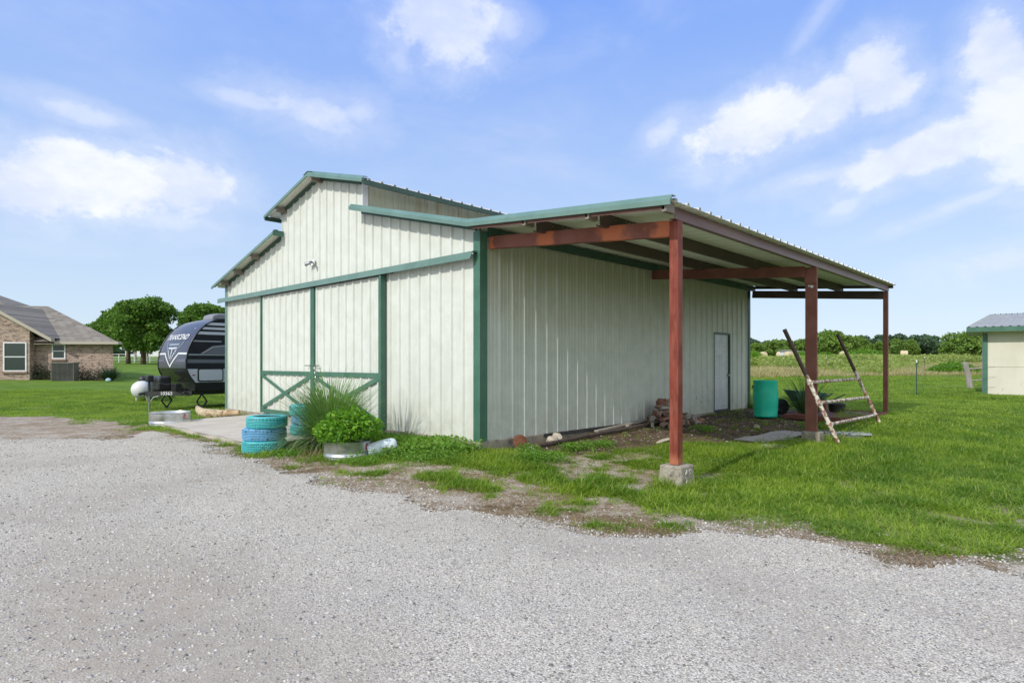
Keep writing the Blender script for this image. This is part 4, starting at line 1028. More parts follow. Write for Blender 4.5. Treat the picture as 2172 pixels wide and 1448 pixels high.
stone(.62, -.55, .07, 6, 'small white stone in the weeds near the barn corner', m_white, zoff=.3)
stone(6.25, -2.05, .09, 9, 'grey rubble lump on the soil in front of the drum', m_stone, zoff=.2)
stone(3.05, -1.62, .14, 12, 'flat pale slab half sunk in soil behind the near post', m_stone, sq=(1.9, .6, .3), zoff=.25)
mb = MB(); x, y = 1.08, -.37
for k in range(3):
    pass
# corrugated scrap sheets by the wide post
m_scrap = M('weathered_tin', (.34, .31, .28), (.44, .41, .38), 3, .75, .15, c3=(.14, .11, .09), s3=6, l3=.52, h3=.7)
def sheet(la, de, lx_, ly_, rz, z, name, label, tilt=0.0, mat=None, fl=0.006):
    x, y = P(la, de); nn = int(ly_/.028); V = []; F = []
    for i in range(13):
        for j in range(nn+1):
            u = -lx_/2+lx_*i/12; v = -ly_/2+ly_*j/nn
            jag = .02*math.sin(j*2.3)*(1 if i in (0, 12) else 0)
            V.append((u+jag, v, .008*math.sin(j*math.pi/1.5)+fl*math.sin(i*.9)*2+tilt*u))
    for i in range(12):
        for j in range(nn): a = i*(nn+1)+j; F.append((a, a+nn+1, a+nn+2, a+1))
    mb = MB(); mb.add(V, F); o = mb.build(name, mat or m_scrap, None, loc=(x, y, tz(x, y)+z), rz=rz)
    s_ = o.modifiers.new('gauge', 'SOLIDIFY'); s_.thickness = .004
    return tag(o, label, 'metal sheet')
sheet(5.18, 11.95, 2.0, .66, -.12, .045, 'corrugated_sheet', 'upper grey corrugated tin sheet lying on the soil behind the wide post', .02)
sheet(5.02, 11.25, 1.9, .42, .10, .02, 'corrugated_sheet', 'lower grey corrugated tin sheet at the edge of the grass left of the wide footing', .0)
sheet(6.9, 12.6, 1.7, .8, .35, .03, 'corrugated_sheet', 'pale corrugated sheet sinking into grass behind the leaning pipe frame', .0, M('pale_tin', (.36, .37, .37), (.46, .48, .48), 4, .6, .2, c3=(.12, .16, .07), s3=7, l3=.5, h3=.62))
# wire mesh panel
x, y = P(6.35, 11.95); mb = MB()
for i in range(12): mb.tube([(-.55+.1*i, -.35, .02), (-.55+.1*i+.05, .35, .05)], .003, 4, cap=False)
for j in range(8): mb.tube([(-.55, -.35+.1*j, .035), (.6, -.35+.1*j, .03)], .003, 4, cap=False)
tag(mb.build('wire_mesh', m_wire, None, loc=(x, y, tz(x, y)+.06), rz=.5), 'loose panel of grey wire mesh on the ground behind the leaning pipe frame', 'wire mesh')
# red steel deck with reeds, wheelbarrow and pot
rx_, ry_ = P(7.95, 14.9)
dk = empty('steel_deck', (rx_, ry_, tz(rx_, ry_)), rad(-8), 'low red-brown steel deck lying on the ground behind the wide post', 'deck')
m_deck = M('rusty_deck', (.16, .055, .04), (.23, .09, .065), 3, .7, c3=(.33, .2, .16), s3=5, l3=.58, h3=.75)
mb = MB(); mb.box((-1.25, -.62, .06), (1.25, .62, .075)); mb.build('deck_plate', m_deck, dk)
mb = MB(); mb.box((-1.25, -.66, .0), (1.25, -.622, .10)); mb.box((-1.25, .622, 0), (1.25, .66, .10)); mb.box((-1.29, -.66, 0), (-1.252, .66, .10)); mb.box((1.252, -.66, 0), (1.29, .66, .10)); mb.build('deck_frame', m_deck, dk)
mb = MB(); mb.box((-1.0, -.2, .076), (-.9, -.14, .42)); mb.build('upright', m_deck, dk)
wx, wy = P(7.52, 15.6)
wb = empty('wheelbarrow', (wx, wy, tz(wx, wy)), math.atan2(RGT[1], RGT[0]), 'old green wheelbarrow behind the drum, half hidden by reeds', 'wheelbarrow')
mb = MB(); V = [(-.42, -.32, .62), (.42, -.32, .55), (.42, .32, .55), (-.42, .32, .62), (-.25, -.2, .32), (.28, -.22, .28), (.28, .22, .28), (-.25, .2, .32)]
mb.add(V, [(4,5,1,0),(5,6,2,1),(6,7,3,2),(7,4,0,3),(7,6,5,4)]); o = mb.build('tray', M('faded_green_tray', (.06, .16, .12), (.14, .26, .21), 5, .5, c3=(.35, .42, .38), s3=9, l3=.55, h3=.7), wb); s_ = o.modifiers.new('t', 'SOLIDIFY'); s_.thickness = .01
mb = MB(); 
for s in (-.22, .22): mb.tube([(-.62, s*.2, .16), (-.2, s, .26), (.35, s, .27), (.85, s*1.3, .52)], .016, 8)
mb.build('handle_bars', m_dark, wb)
mb = MB(); 
for s in (-.22, .22): mb.tube([(.1, s, .27), (.22, s, .0), (.38, s, .0), (.42, s, .28)], .012, 8)
mb.build('leg_frame', m_dark, wb)
mb = MB(); mb.lathe([(.1, -.03), (.17, -.04), (.2, -.02), (.2, .02), (.17, .04), (.1, .03), (.02, .05), (.02, -.05), (.1, -.03)], (-.62, 0, .2), 24, ax=(0, 1, 0)); mb.build('wheel', m_rub, wb, smooth=True)
# reeds
rx, ry = P(7.35, 15.15); rd = empty('reed_plant', (rx, ry, tz(rx, ry)), 0, 'dark reed-like plant with drooping blades in front of the wheelbarrow', 'plant')
n = 150; r = np.random.RandomState(21); a = r.rand(n)*6.283; q = r.rand(n)*.2; lean = .15+.6*r.rand(n)
V, F = blades(np.stack([q*np.cos(a), q*np.sin(a), np.zeros(n)], 1), np.stack([np.cos(a)*lean, np.sin(a)*lean], 1), .7+.7*r.rand(n), np.full(n, .022), .3+.45*r.rand(n), 7)
m_reed2 = foliage('dark_reed', (.04, .10, .035), (.07, .15, .05), (.12, .18, .09), 2, .2)
nmesh('blades', V, F, m_reed2, rd)
n = 26; a = r.rand(n)*6.283; q = r.rand(n)*.15; lean = .08+.25*r.rand(n)
V, F = blades(np.stack([q*np.cos(a), q*np.sin(a), np.zeros(n)], 1), np.stack([np.cos(a)*lean, np.sin(a)*lean], 1), 1.1+.35*r.rand(n), np.full(n, .014), .1+.2*r.rand(n), 6)
nmesh('stalks', V, F, m_reed2, rd)
px_, py_ = P(8.25, 15.45); pt_ = empty('plant_pot', (px_, py_, tz(px_, py_)+.076), 0, 'black nursery pot standing on the steel deck right of the wide post', 'pot')
mb = MB(); mb.lathe([(0, 0), (.17, 0), (.2, .18), (.215, .18), (.215, .21), (.19, .21), (.16, .03), (0, .03)], (0, 0, 0), 28); mb.build('pot', m_black, pt_, smooth=True, autos=40)
mb = MB(); mb.tube([(-.21, 0, .2), (-.23, 0, .25), (-.18, 0, .26)], .008, 6); mb.tube([(.21, 0, .2), (.23, 0, .26), (.18, 0, .25)], .008, 6); mb.build('handles', m_dark, pt_)
# ------------------------------------------------------------------ travel trailer behind the barn
hd_l, hd_d = -.645, -.765                       # heading in (right, forward) metres
HD = Vector((RGT[0]*hd_l+FWD[0]*hd_d, RGT[1]*hd_l+FWD[1]*hd_d, 0)).normalized()
SD = Vector((-HD.y, HD.x, 0))                   # towards the far side?
nx0, ny0 = P(-10.71, 20.0)
if (SD.x*(P(-12.55, 21.55)[0]-nx0)+SD.y*(P(-12.55, 21.55)[1]-ny0)) < 0: SD = -SD
tr = empty('travel_trailer', (nx0, ny0, 0), 0, 'black and silver travel trailer parked behind the left end of the barn', 'trailer')
def T(h, l, z): v = HD*h+SD*l; return (v.x, v.y, z)
PRF = [(-.30, .36), (-.285, .55), (-.26, .66), (-.145, .80), (-.05, .98), (-.005, 1.12), (0, 1.26), (-.012, 1.42), (-.045, 1.60), (-.09, 1.78), (-.16, 1.95), (-.25, 2.12), (-.36, 2.30), (-.50, 2.46), (-.66, 2.60), (-.86, 2.71), (-1.1, 2.77), (-1.4, 2.80)]
TW = 2.36; TB = -6.4
m_cap = M('slate_gloss_cap', (.055, .062, .085), (.065, .072, .095), 2, .22)
m_capl = M('black_gloss_cap', (.02, .024, .022), (.03, .034, .03), 2, .18)
m_tb = M('black_siding', (.012, .012, .015), (.018, .018, .022), 3, .3)
m_tg = M('grey_graphic', (.14, .155, .18), None, rough=.3); m_ts = M('silver_siding', (.50, .54, .60), (.56, .60, .66), 2, .35)
m_trimb = M('black_trim', (.01, .01, .01), None, rough=.35)
mb = MB(); poly = [(TB, .36)]+PRF+[(TB, 2.80)]
mb.prism(poly, lambda u, v, d: T(u-.012, d, v), .02, TW-.02); bodyo = mb.build('body', m_tb, tr)
# front cap as a curved sheet, upper slate, lower black
hs = [p[0] for p in PRF]; zs_ = [p[1] for p in PRF]
arc = [0]
for i in range(1, len(PRF)): arc.append(arc[-1]+math.hypot(hs[i]-hs[i-1], zs_[i]-zs_[i-1]))
def cap(s, l, off=.0):
    h = float(np.interp(s, arc, hs)); z = float(np.interp(s, arc, zs_))
    h2 = float(np.interp(s+.03, arc, hs)); z2 = float(np.interp(s+.03, arc, zs_)); t = Vector((h2-h, z2-z)).normalized()
    return T(h+t.y*off, l, z-t.x*off)
def capsheet(s0, s1, mat, name, n=26):
    V = []; ss = np.linspace(s0, s1, n)
    for s in ss: V += [cap(s, .0, .006), cap(s, TW/2, .03), cap(s, TW, .006)]
    V = []; 
    for s in ss:
        for l in np.linspace(0, TW, 9): V.append(cap(s, float(l), .006+.05*(1-(2*l/TW-1)**2)))
    F = [(i*9+j, i*9+j+1, (i+1)*9+j+1, (i+1)*9+j) for i in range(n-1) for j in range(8)]
    mb = MB(); mb.add(V, F); return mb.build(name, mat, tr, smooth=True)
def capoff(l): return .006+.05*(1-(2*l/TW-1)**2)
S_mid = float(np.interp(1.10, zs_[5:], arc[5:])) if False else arc[5]
capsheet(arc[5], arc[-1], m_cap, 'front_cap'); capsheet(0.0, arc[5], m_capl, 'lower_front_cap')
mb = MB(); mb.tube([cap(s, 0.0, .01) for s in np.linspace(0, arc[-1], 30)], .022, 6); mb.build('corner_moulding', m_trimb, tr, smooth=True)
mb = MB(); mb.tube([cap(s, TW, .01) for s in np.linspace(0, arc[-1], 30)], .022, 6); mb.build('corner_moulding', m_trimb, tr, smooth=True)
def zs2s(z): return float(np.interp(z, zs_, arc))
def decal(pts, mat, name, o=.006, parent=None):
    """pts: list of polygons of (l from viewer-left, z); viewer-left is the far side"""
    mb = MB()
    for poly in pts:
        mb.add([cap(zs2s(z), TW-l, capoff(TW-l)+o) for l, z in poly], [tuple(range(len(poly)))])
    return mb.build(name, mat, parent or tr)
def strip(a, b, w, n=6):
    out = []
    for i in range(n):
        p = [a[k]+(b[k]-a[k])*i/n for k in (0, 1)]; q = [a[k]+(b[k]-a[k])*(i+1)/n for k in (0, 1)]
        out.append([(p[0], p[1]-w/2), (q[0], q[1]-w/2), (q[0], q[1]+w/2), (p[0], p[1]+w/2)])
    return out
C_ = TW/2-.02
decal(strip((.05, 1.60), (.62, 1.60), .055)+strip((.62, 1.60), (C_, 1.17), .075)+strip((C_, 1.17), (1.74, 1.60), .075)+strip((1.74, 1.60), (TW-.05, 1.60), .055), m_white, 'white_stripe', .008)
decal(strip((.50, 2.00), (C_, 1.36), .05)+strip((C_, 1.36), (1.86, 2.00), .05)+[[(.72, 1.93), (1.62, 1.93), (1.56, 1.87), (.78, 1.87)]], M('light_grey_graphic', (.26, .29, .33), None, rough=.3), 'triangle_graphic', .008)
decal([[(.80, 1.80), (1.54, 1.80), (1.50, 1.75), (.84, 1.75)], [(C_-.045, 1.75), (C_+.045, 1.75), (C_+.02, 1.48), (C_, 1.45), (C_-.02, 1.48)]], m_ts, 'emblem', .011)
decal([[(.84+.07*k, 1.70-.075*k), (.90+.07*k, 1.70-.075*k), (.93+.07*k, 1.655-.075*k), (.87+.07*k, 1.655-.075*k)] for k in range(4)]+[[(1.50-.07*k, 1.70-.075*k), (1.44-.07*k, 1.70-.075*k), (1.41-.07*k, 1.655-.075*k), (1.47-.07*k, 1.655-.075*k)] for k in range(4)], m_white, 'emblem_dashes', .011)
decal([[(.06, 1.42), (.55, 1.42), (.72, 1.33), (.06, 1.33)], [(TW-.06, 1.42), (1.80, 1.42), (1.64, 1.33), (TW-.06, 1.33)]], M('faded_graphic', (.12, .12, .16), None, rough=.3), 'faded_band', .008)
V, F = text_mesh('TRANSCEND', .30, shear=.3, off=.006, spacing=1.08)
xs_ = [v[0] for v in V]; wid = max(xs_)-min(xs_); k = 1.66/wid; mid = (max(xs_)+min(xs_))/2
mb = MB(); mb.add([cap(zs2s(2.06)+v[1]*k*1.05, TW-(C_+(v[0]-mid)*k), capoff(TW-(C_+(v[0]-mid)*k))+.022) for v in V], F); mb.build('lettering', m_white, tr)
for l in (.35, TW-.35):
    mb = MB(); c = Vector(cap(zs2s(2.42), l, capoff(l)+.012)); mb.lathe([(0, 0), (.03, 0), (.02, .02), (0, .022)], c, 10, ax=HD+Vector((0, 0, .6))); mb.build('marker_lamp', M('amber_lens', (.5, .45, .4), None, rough=.2), tr)
# near side graphics (thin sheets on the siding)
def hz(z): return float(np.interp(z, zs_, hs))
def side(zlo, zhi, mat, name, back=TB+.02, front=None, o=.004, skew=0):
    n = 6; V = []
    for z in np.linspace(zlo, zhi, n): V.append(((hz(z)-.03 if front is None else front), z))
    poly = [(back, zlo)]+V+[(back, zhi)]
    mb = MB(); mb.add([T(u, -o+.018, z) for u, z in poly], [tuple(range(len(poly)))]); return mb.build(name, mat, tr)
m_tg2 = M('mid_grey_graphic', (.30, .325, .36), None, rough=.3)
for z0, z1, m_ in ((2.57, 2.66, m_ts), (2.42, 2.50, m_ts), (2.25, 2.345, m_ts), (2.00, 2.045, m_tg2), (1.545, 1.59, m_tg2), (1.29, 1.41, m_tg)):
    side(z0, z1, m_, 'side_stripe', back=(TB+.02 if z0 not in (2.00,) else -1.15))
side(.64, 1.09, m_ts, 'lower_side_panel')
mb = MB(); mb.add([T(u, .013, z) for u, z in ((-.45, 1.60), (-.85, 1.86), (-1.2, 1.90), (TB, 1.93), (TB, 1.88), (-1.25, 1.85), (-.9, 1.81), (-.55, 1.60))], [tuple(range(8))]); mb.build('side_stripe', m_tg2, tr)
mb = MB(); mb.add([T(u, .015, z) for u, z in ((-.58, 1.60), (-.92, 1.80), (-1.25, 1.84), (TB, 1.86), (TB, 1.60))], [(0,1,2,3,4)]); mb.build('side_panel', m_tg, tr)
def rrect(u0, u1, z0, z1, r, n=5):
    out = []
    for cx_, cz, a0 in ((u1-r, z1-r, 0), (u0+r, z1-r, 90), (u0+r, z0+r, 180), (u1-r, z0+r, 270)):
        for k in range(n+1): a = rad(a0+90*k/n); out.append((cx_+r*math.cos(a), cz+r*math.sin(a)))
    return out
mb = MB(); mb.prism(rrect(-1.20, -.36, .67, 1.11, .07), lambda u, v, d: T(u, d, v), -.02, .012); ht = mb.build('hatch_door', m_trimb, tr)
mb = MB(); mb.prism(rrect(-1.165, -.395, .705, 1.075, .05), lambda u, v, d: T(u, d, v), -.026, -.0205); mb.build('hatch_panel', m_ts, ht)
mb = MB(); mb.box((0, 0, 0), (.001, .001, .001)); 
mb = MB(); mb.beam(T(-.20, .008, .89), T(-.28, .008, .89), .02, .03); mb.build('marker_lamp', M('red_lens', (.3, .03, .02), None, rough=.2), tr)
for u in (-.6, -.8, -1.0):
    mb = MB(); mb.beam(T(u-.02, -.03, .70), T(u+.02, -.03, .70), .012, .02); mb.build('latch', m_chrome, ht)
mb = MB(); mb.prism([(TB, .62), (-.24, .62), (-.30, .36), (TB, .36)], lambda u, v, d: T(u, d, v), .006, .016); mb.build('skirt', m_trimb, tr)
# roof air conditioner
mb = MB(); mb.prism([(-1.15, 2.80), (-1.2, 2.98), (-1.4, 3.05), (-2.0, 3.05), (-2.15, 2.95), (-2.2, 2.80)], lambda u, v, d: T(u, d, v), .8, 1.55); mb.build('roof_unit', M('grey_plastic', (.22, .23, .25), None, rough=.5), tr, bevel=.05)
mb = MB(); mb.tube([T(-.95, .12, 2.76), T(-1.0, .12, 2.80), T(-3, .12, 2.84)], .018, 6); mb.build('roof_rail', m_trimb, tr)
# frame and tongue
mb = MB(); mb.beam(T(-4, .35, .29), T(-.3, .35, .29), .07, .14); mb.beam(T(-4, TW-.35, .29), T(-.3, TW-.35, .29), .07, .14)
mb.beam(T(-.30, .30, .275), T(.82, TW/2-.03, .275), .07, .15); mb.beam(T(-.30, TW-.30, .275), T(.82, TW/2+.03, .275), .07, .15); mb.beam(T(-.1, .3, .31), T(-.1, TW-.3, .31), .1, .05)
fr = mb.build('frame', m_dark, tr)
mb = MB(); mb.tube([T(.80, TW/2, .29), T(.95, TW/2, .28), T(1.0, TW/2, .25)], [.05, .045, .06], 10); mb.build('hitch_coupler', m_dark, tr)
gzt = -.325
mb = MB(); mb.tube([T(.70, TW/2, .75), T(.70, TW/2, .2)], .045, 12); jk = mb.build('tongue_jack', m_black, tr)
mb = MB(); mb.tube([T(.70, TW/2, .22), T(.70, TW/2, gzt+.02)], .03, 12); mb.lathe([(0, 0), (.09, 0), (.09, .015), (0, .02)], T(.70, TW/2, gzt), 14); mb.build('jack_foot', m_chrome, jk)
mb = MB(); mb.prism(rrect(.60, .80, .66, .88, .06), lambda u, v, d: T(u, d, v), TW/2-.14, TW/2+.12); mb.build('jack_head', m_black, tr, bevel=.03)
mb = MB(); mb.prism([(.12, .36), (.56, .36), (.55, .70), (.50, .84), (.18, .86), (.13, .78)], lambda u, v, d: T(u, d, v), TW/2-.33, TW/2+.33); cv = mb.build('bottle_cover', m_black, tr, bevel=.06)
mb = MB(); mb.tube([T(u, TW/2-.335, z) for u, z in ((.12, .60), (.3, .57), (.42, .61), (.56, .63))], .008, 6); mb.build('strap', m_tg, cv)
mb = MB(); mb.prism(rrect(-.02, .16, .36, .60, .03), lambda u, v, d: T(u, d, v), TW/2-.75, TW/2-.4); mb.build('battery_box', m_black, tr)
mb = MB(); mb.tube([T(.85, TW/2-.1, .2), T(.8, TW/2-.16, .05), T(.72, TW/2-.16, .02), T(.65, TW/2-.2, .15), T(.5, TW/2-.3, .2)], .012, 6)
mb.build('safety_chain', m_chrome, tr)
# chalk number on the tongue rail
V, F = text_mesh('10363', .15, off=.004); 
p0 = Vector(T(-.30, .30, .275)); p1_ = Vector(T(.82, TW/2-.03, .275)); dirv = (p1_-p0).normalized(); nrm = Vector((dirv.y, -dirv.x, 0)); 
camv = Vector((CAM[0]-nx0, CAM[1]-ny0, 0)); nrm = nrm if nrm.dot(camv) > 0 else -nrm
mb = MB(); c = p0.lerp(p1_, .55)+nrm*.04; mb.add([c-dirv*v[0]+Vector((0, 0, v[1]-.045)) for v in V], F); mb.build('chalk_number', m_white, tr)
# scissor jacks
def scissor(h, l):
    mb = MB(); a = T(h, l, .24); m1 = T(h-.17, l, -.02); m2 = T(h+.17, l, -.02); f = T(h, l, -.26)
    for p, q in ((a, m1), (a, m2), (m1, f), (m2, f)): mb.beam(p, q, .03, .045)
    mb.beam(m1, m2, .018, .018); mb.beam(T(h-.1, l, -.27), T(h+.1, l, -.27), .12, .02); mb.build('stabiliser_jack', m_dark, tr)
scissor(-.62, .3); scissor(-.1, 1.9); scissor(-5.5, .3)
for h in (-3.3, -4.15):
    for l in (.02, TW-.26):
        mb = MB(); mb.lathe([(0, 0), (.18, 0), (.19, .02), (.33, .01), (.35, .05), (.35, .17), (.33, .21), (.19, .2), (.18, .18), (0, .18)], T(h, l, .03), 28, ax=SD); mb.build('wheel', m_rub, tr, smooth=True, autos=40)
mb = MB(); mb.beam(T(-1.1, .2, -.24), T(-1.1, 1.6, -.24), .22, .09); mb.beam(T(-1.5, -.05, -.22), T(-.5, -.05, -.22), .2, .08)
tag(mb.build('timber_block', m_plank), 'grey timber blocks lying under the parked travel trailer', 'timber')
# ------------------------------------------------------------------ white propane tank
qx, qy = P(-14.65, 24.0); pt_ = empty('propane_tank', (qx, qy, tz(qx, qy)), 0, 'white horizontal propane tank on the lawn beyond the trailer tongue', 'tank')
ax = Vector((RGT[0]*-.38+FWD[0]*.92, RGT[1]*-.38+FWD[1]*.92, 0)).normalized(); r_ = .34
mb = MB(); pr = [(r_*math.sin(t), -r_*.85*math.cos(t)) for t in np.linspace(0, math.pi/2, 9)]+[(r_*math.cos(t), 1.9+r_*.85*math.sin(t)) for t in np.linspace(0, math.pi/2, 9)]
mb.lathe([(max(a, 0), b_) for a, b_ in pr], (0, 0, .47), 32, ax=ax); mb.build('vessel', m_white, pt_, smooth=True)
mb = MB(); c = ax*.5+Vector((0, 0, .77)); mb.lathe([(0.14, 0), (.16, .1), (.13, .19), (0, .23)], c, 18); mb.build('valve_dome', m_black, pt_, smooth=True)
for s in (.15, 1.7):
    mb = MB(); c = ax*s; q = Vector((-ax.y, ax.x, 0))*.18; mb.beam(c+q+Vector((0, 0, 0)), c+q+Vector((0, 0, .25)), .05, .08, up=ax); mb.beam(c-q, c-q+Vector((0, 0, .25)), .05, .08, up=ax); mb.build('leg', m_white, pt_)
# ------------------------------------------------------------------ brick house
hx, hy = P(-25.25, 38.5); HR = math.atan2(RGT[1]+.09*FWD[1], RGT[0]+.09*FWD[0])
house = empty('brick_house', (hx, hy, -.02), HR, 'low tan brick house with grey shingle hip roof across the lawn', 'house')
def brickwall_mat():
    def fn(b, vec, col):
        sp = b.n('ShaderNodeSeparateXYZ'); b.nt.links.new(vec, sp.inputs[0])
        cb = b.n('ShaderNodeCombineXYZ'); b.nt.links.new(b.m('ADD', sp.outputs[0], b.m('MULTIPLY', sp.outputs[1], 1.0)), cb.inputs[0]); b.nt.links.new(sp.outputs[2], cb.inputs[1])
        x = b.n('ShaderNodeTexBrick'); b.nt.links.new(cb.outputs[0], x.inputs['Vector'])
        x.inputs['Scale'].default_value = 1.0; x.inputs['Brick Width'].default_value = .30; x.inputs['Row Height'].default_value = .105; x.inputs['Mortar Size'].default_value = .016
        x.inputs['Color1'].default_value = (.13, .08, .07, 1); x.inputs['Color2'].default_value = (.42, .30, .235, 1); x.inputs['Mortar'].default_value = (.36, .31, .26, 1); x.inputs['Bias'].default_value = .05
        f = b.ramp(b.noise(b.scale(vec, (3.3, 3.3, 9.5)), 1.0, 2, .7), .35, .65)
        c = b.mix(b.m('MULTIPLY', f, .5), x.outputs[0], (.46, .35, .28))
        f = b.ramp(b.noise(b.scale(vec, (3.1, 3.1, 9)), 1.3, 2, .7), .54, .62)
        return b.mix(b.m('MULTIPLY', f, .75), c, (.12, .085, .08))
    return M('tan_brickwork', (.3, .2, .15), None, rough=.9, fn=fn)
m_bw = brickwall_mat()
def shingle_mat():
    def fn(b, vec, col):
        sp = b.n('ShaderNodeSeparateXYZ'); b.nt.links.new(vec, sp.inputs[0]); cb = b.n('ShaderNodeCombineXYZ'); b.nt.links.new(sp.outputs[0], cb.inputs[0]); b.nt.links.new(b.m('MULTIPLY', sp.outputs[2], 2.0), cb.inputs[1])
        x = b.n('ShaderNodeTexBrick'); b.nt.links.new(cb.outputs[0], x.inputs['Vector']); x.inputs['Brick Width'].default_value = .5; x.inputs['Row Height'].default_value = .28; x.inputs['Mortar Size'].default_value = .02; x.inputs['Scale'].default_value = 1.0
        x.inputs['Color1'].default_value = (.155, .14, .115, 1); x.inputs['Color2'].default_value = (.27, .245, .205, 1); x.inputs['Mortar'].default_value = (.10, .085, .08, 1)
        f = b.ramp(b.noise(b.scale(vec, (1, 1, 6)), 1.5, 4, .7), .35, .65)
        return b.mix(b.m('MULTIPLY', f, .35), x.outputs[0], (.24, .215, .18))
    return M('grey_shingles', (.2, .18, .17), None, rough=.95, fn=fn)
m_sh = shingle_mat(); m_fas = M('beige_fascia', (.40, .36, .30), None, rough=.6)
EH = 2.60
mb = MB(); mb.add([(-7.4, 0, -.4), (0, 0, -.4), (-6.6, 9.5, -.4), (-26, 9.5, -.4), (-26, 0, -.4), (-7.4, 0, EH), (0, 0, EH), (-6.6, 9.5, EH), (-26, 9.5, EH), (-26, 0, EH)], [(0,1,6,5), (1,2,7,6), (2,3,8,7), (3,4,9,8), (4,0,5,9)]); mb.build('wall', m_bw, house)
# main hip roof
e0, e1 = .55, EH+.02; ry_ = 4.9; rz_ = 5.28
mb = MB(); A = [(.55, -.5, e1), (-6.2, 10.0, e1), (-26, 10.0, e1), (-26, -.5, e1), (-6.9, 4.8, rz_), (-26, 4.8, rz_)]
mb.add(A, [(0, 4, 5, 3)[::1], (0, 1, 4), (1, 2, 5, 4)]); rf = mb.build('roof', m_sh, house)
# second, taller hip further left
mb = MB(); mb.add([(-9.6, 4.9, 5.28), (-13.5, 6.8, 6.95), (-26, 6.5, 7.0), (-26, 4.9, 5.28), (-9.6, 10.5, 5.0), (-26, 10.5, 5.0)], [(0,1,2,3), (0,4,1), (4,5,2,1)]); mb.build('roof', m_sh, house)
mb = MB(); mb.box((-3.2, -.515, EH-.13), (.57, -.49, EH+.05)); mb.box((.55, -.49, EH-.13), (.57, -.1, EH+.05)); mb.build('fascia', m_fas, house)
mb = MB(); mb.box((-4.4, -.489, EH-.13), (.55, -.001, EH-.10)); mb.build('soffit', m_fas, house)
mb = MB(); mb.tube([(-6.2, 1.3, 3.30), (-6.2, 1.3, 3.75)], .05, 10); mb.lathe([(.16, 0), (.05, .12)], (-6.2, 1.3, 3.42), 14); mb.build('vent_pipe', m_galv, rf)
# front gable wing
GW = -4.55
mb = MB(); mb.add([(GW, -.62, -.4), (-11, -.62, -.4), (-11, -.62, EH), (-6.9, -.62, 4.93), (GW, -.62, 3.55), (GW, -.001, -.4), (GW, -.001, EH+.12)], [(0, 4, 3, 2, 1), (0, 5, 6, 4)]); mb.build('gable_wall', m_bw, house)
gz_ = lambda x: 2.80+(-3.1-x)*.575
mb = MB(); xe = -3.1
yv = lambda z: (z-2.62)/.502-.48
mb.add([(xe, -.95, gz_(xe)+.03), (-6.9, -.95, gz_(-6.9)+.03), (-6.9, yv(gz_(-6.9)), gz_(-6.9)+.03), (xe, yv(gz_(xe)), gz_(xe)+.03), (-11.2, -.95, 2.55), (-11.2, .0, 2.55)], [(0, 3, 2, 1), (1, 2, 5, 4)]); mb.build('gable_roof', m_sh, house)
mb = MB(); mb.add([(xe, -.96, gz_(xe)-.20), (-6.9, -.96, gz_(-6.9)-.20), (-6.9, -.96, gz_(-6.9)+.02), (xe, -.96, gz_(xe)+.02), (xe, -.62, gz_(xe)-.20), (-6.9, -.62, gz_(-6.9)-.20), (-6.9, -.62, gz_(-6.9)+.02), (xe, -.62, gz_(xe)+.02)],
       [(0,3,2,1),(4,5,6,7),(0,1,5,4),(3,7,6,2),(0,4,7,3)]); mb.build('rake_board', m_fas, house)
m_glass = M('window_glass', (.03, .04, .045), (.05, .06, .07), 3, .08); m_blind = M('blinds', (.10, .13, .12), None, rough=.6)
def blindfn(b, vec, col):
    sp = b.n('ShaderNodeSeparateXYZ'); b.nt.links.new(vec, sp.inputs[0]); f = b.m('FRACT', b.m('MULTIPLY', sp.outputs[2], 16)); return b.mix(b.ramp(f, .3, .6), (.015, .025, .022), (.05, .07, .065))
m_bl = M('blinds_behind_glass', (.1, .1, .1), None, rough=.12, fn=blindfn)
def window(x0, x1, z0, z1, y, zm, label=None):
    mb = MB(); w_ = .075
    for a, b_ in (((x0, y-.05, z0), (x0+w_, y+.02, z1)), ((x1-w_, y-.05, z0), (x1, y+.02, z1)), ((x0+w_, y-.05, z1-w_), (x1-w_, y+.02, z1)), ((x0+w_, y-.05, z0), (x1-w_, y+.02, z0+w_)), ((x0+w_, y-.045, zm-.03), (x1-w_, y+.015, zm+.03))): mb.box(a, b_)
    fr_ = mb.build('window', m_white, house)
    mb = MB(); mb.box((x0+w_, y-.012, z0+w_), (x1-w_, y-.004, z1-w_)); mb.build('pane', m_bl, fr_)
    mb = MB(); mb.box((x0-.06, y-.09, z0-.11), (x1+.06, y-.001, z0-.002)); mb.build('sill', M('brick_sill', (.22, .15, .12), (.3, .2, .16), 9, .9), fr_)
k_ = 38.5/1290
window(-6.05, -4.70, .78, 2.58, -.62, 1.68); window(-3.62, -2.82, 1.55, 2.50, 0, 2.05)
window(-9.6, -8.2, .78, 2.58, -.62, 1.68)
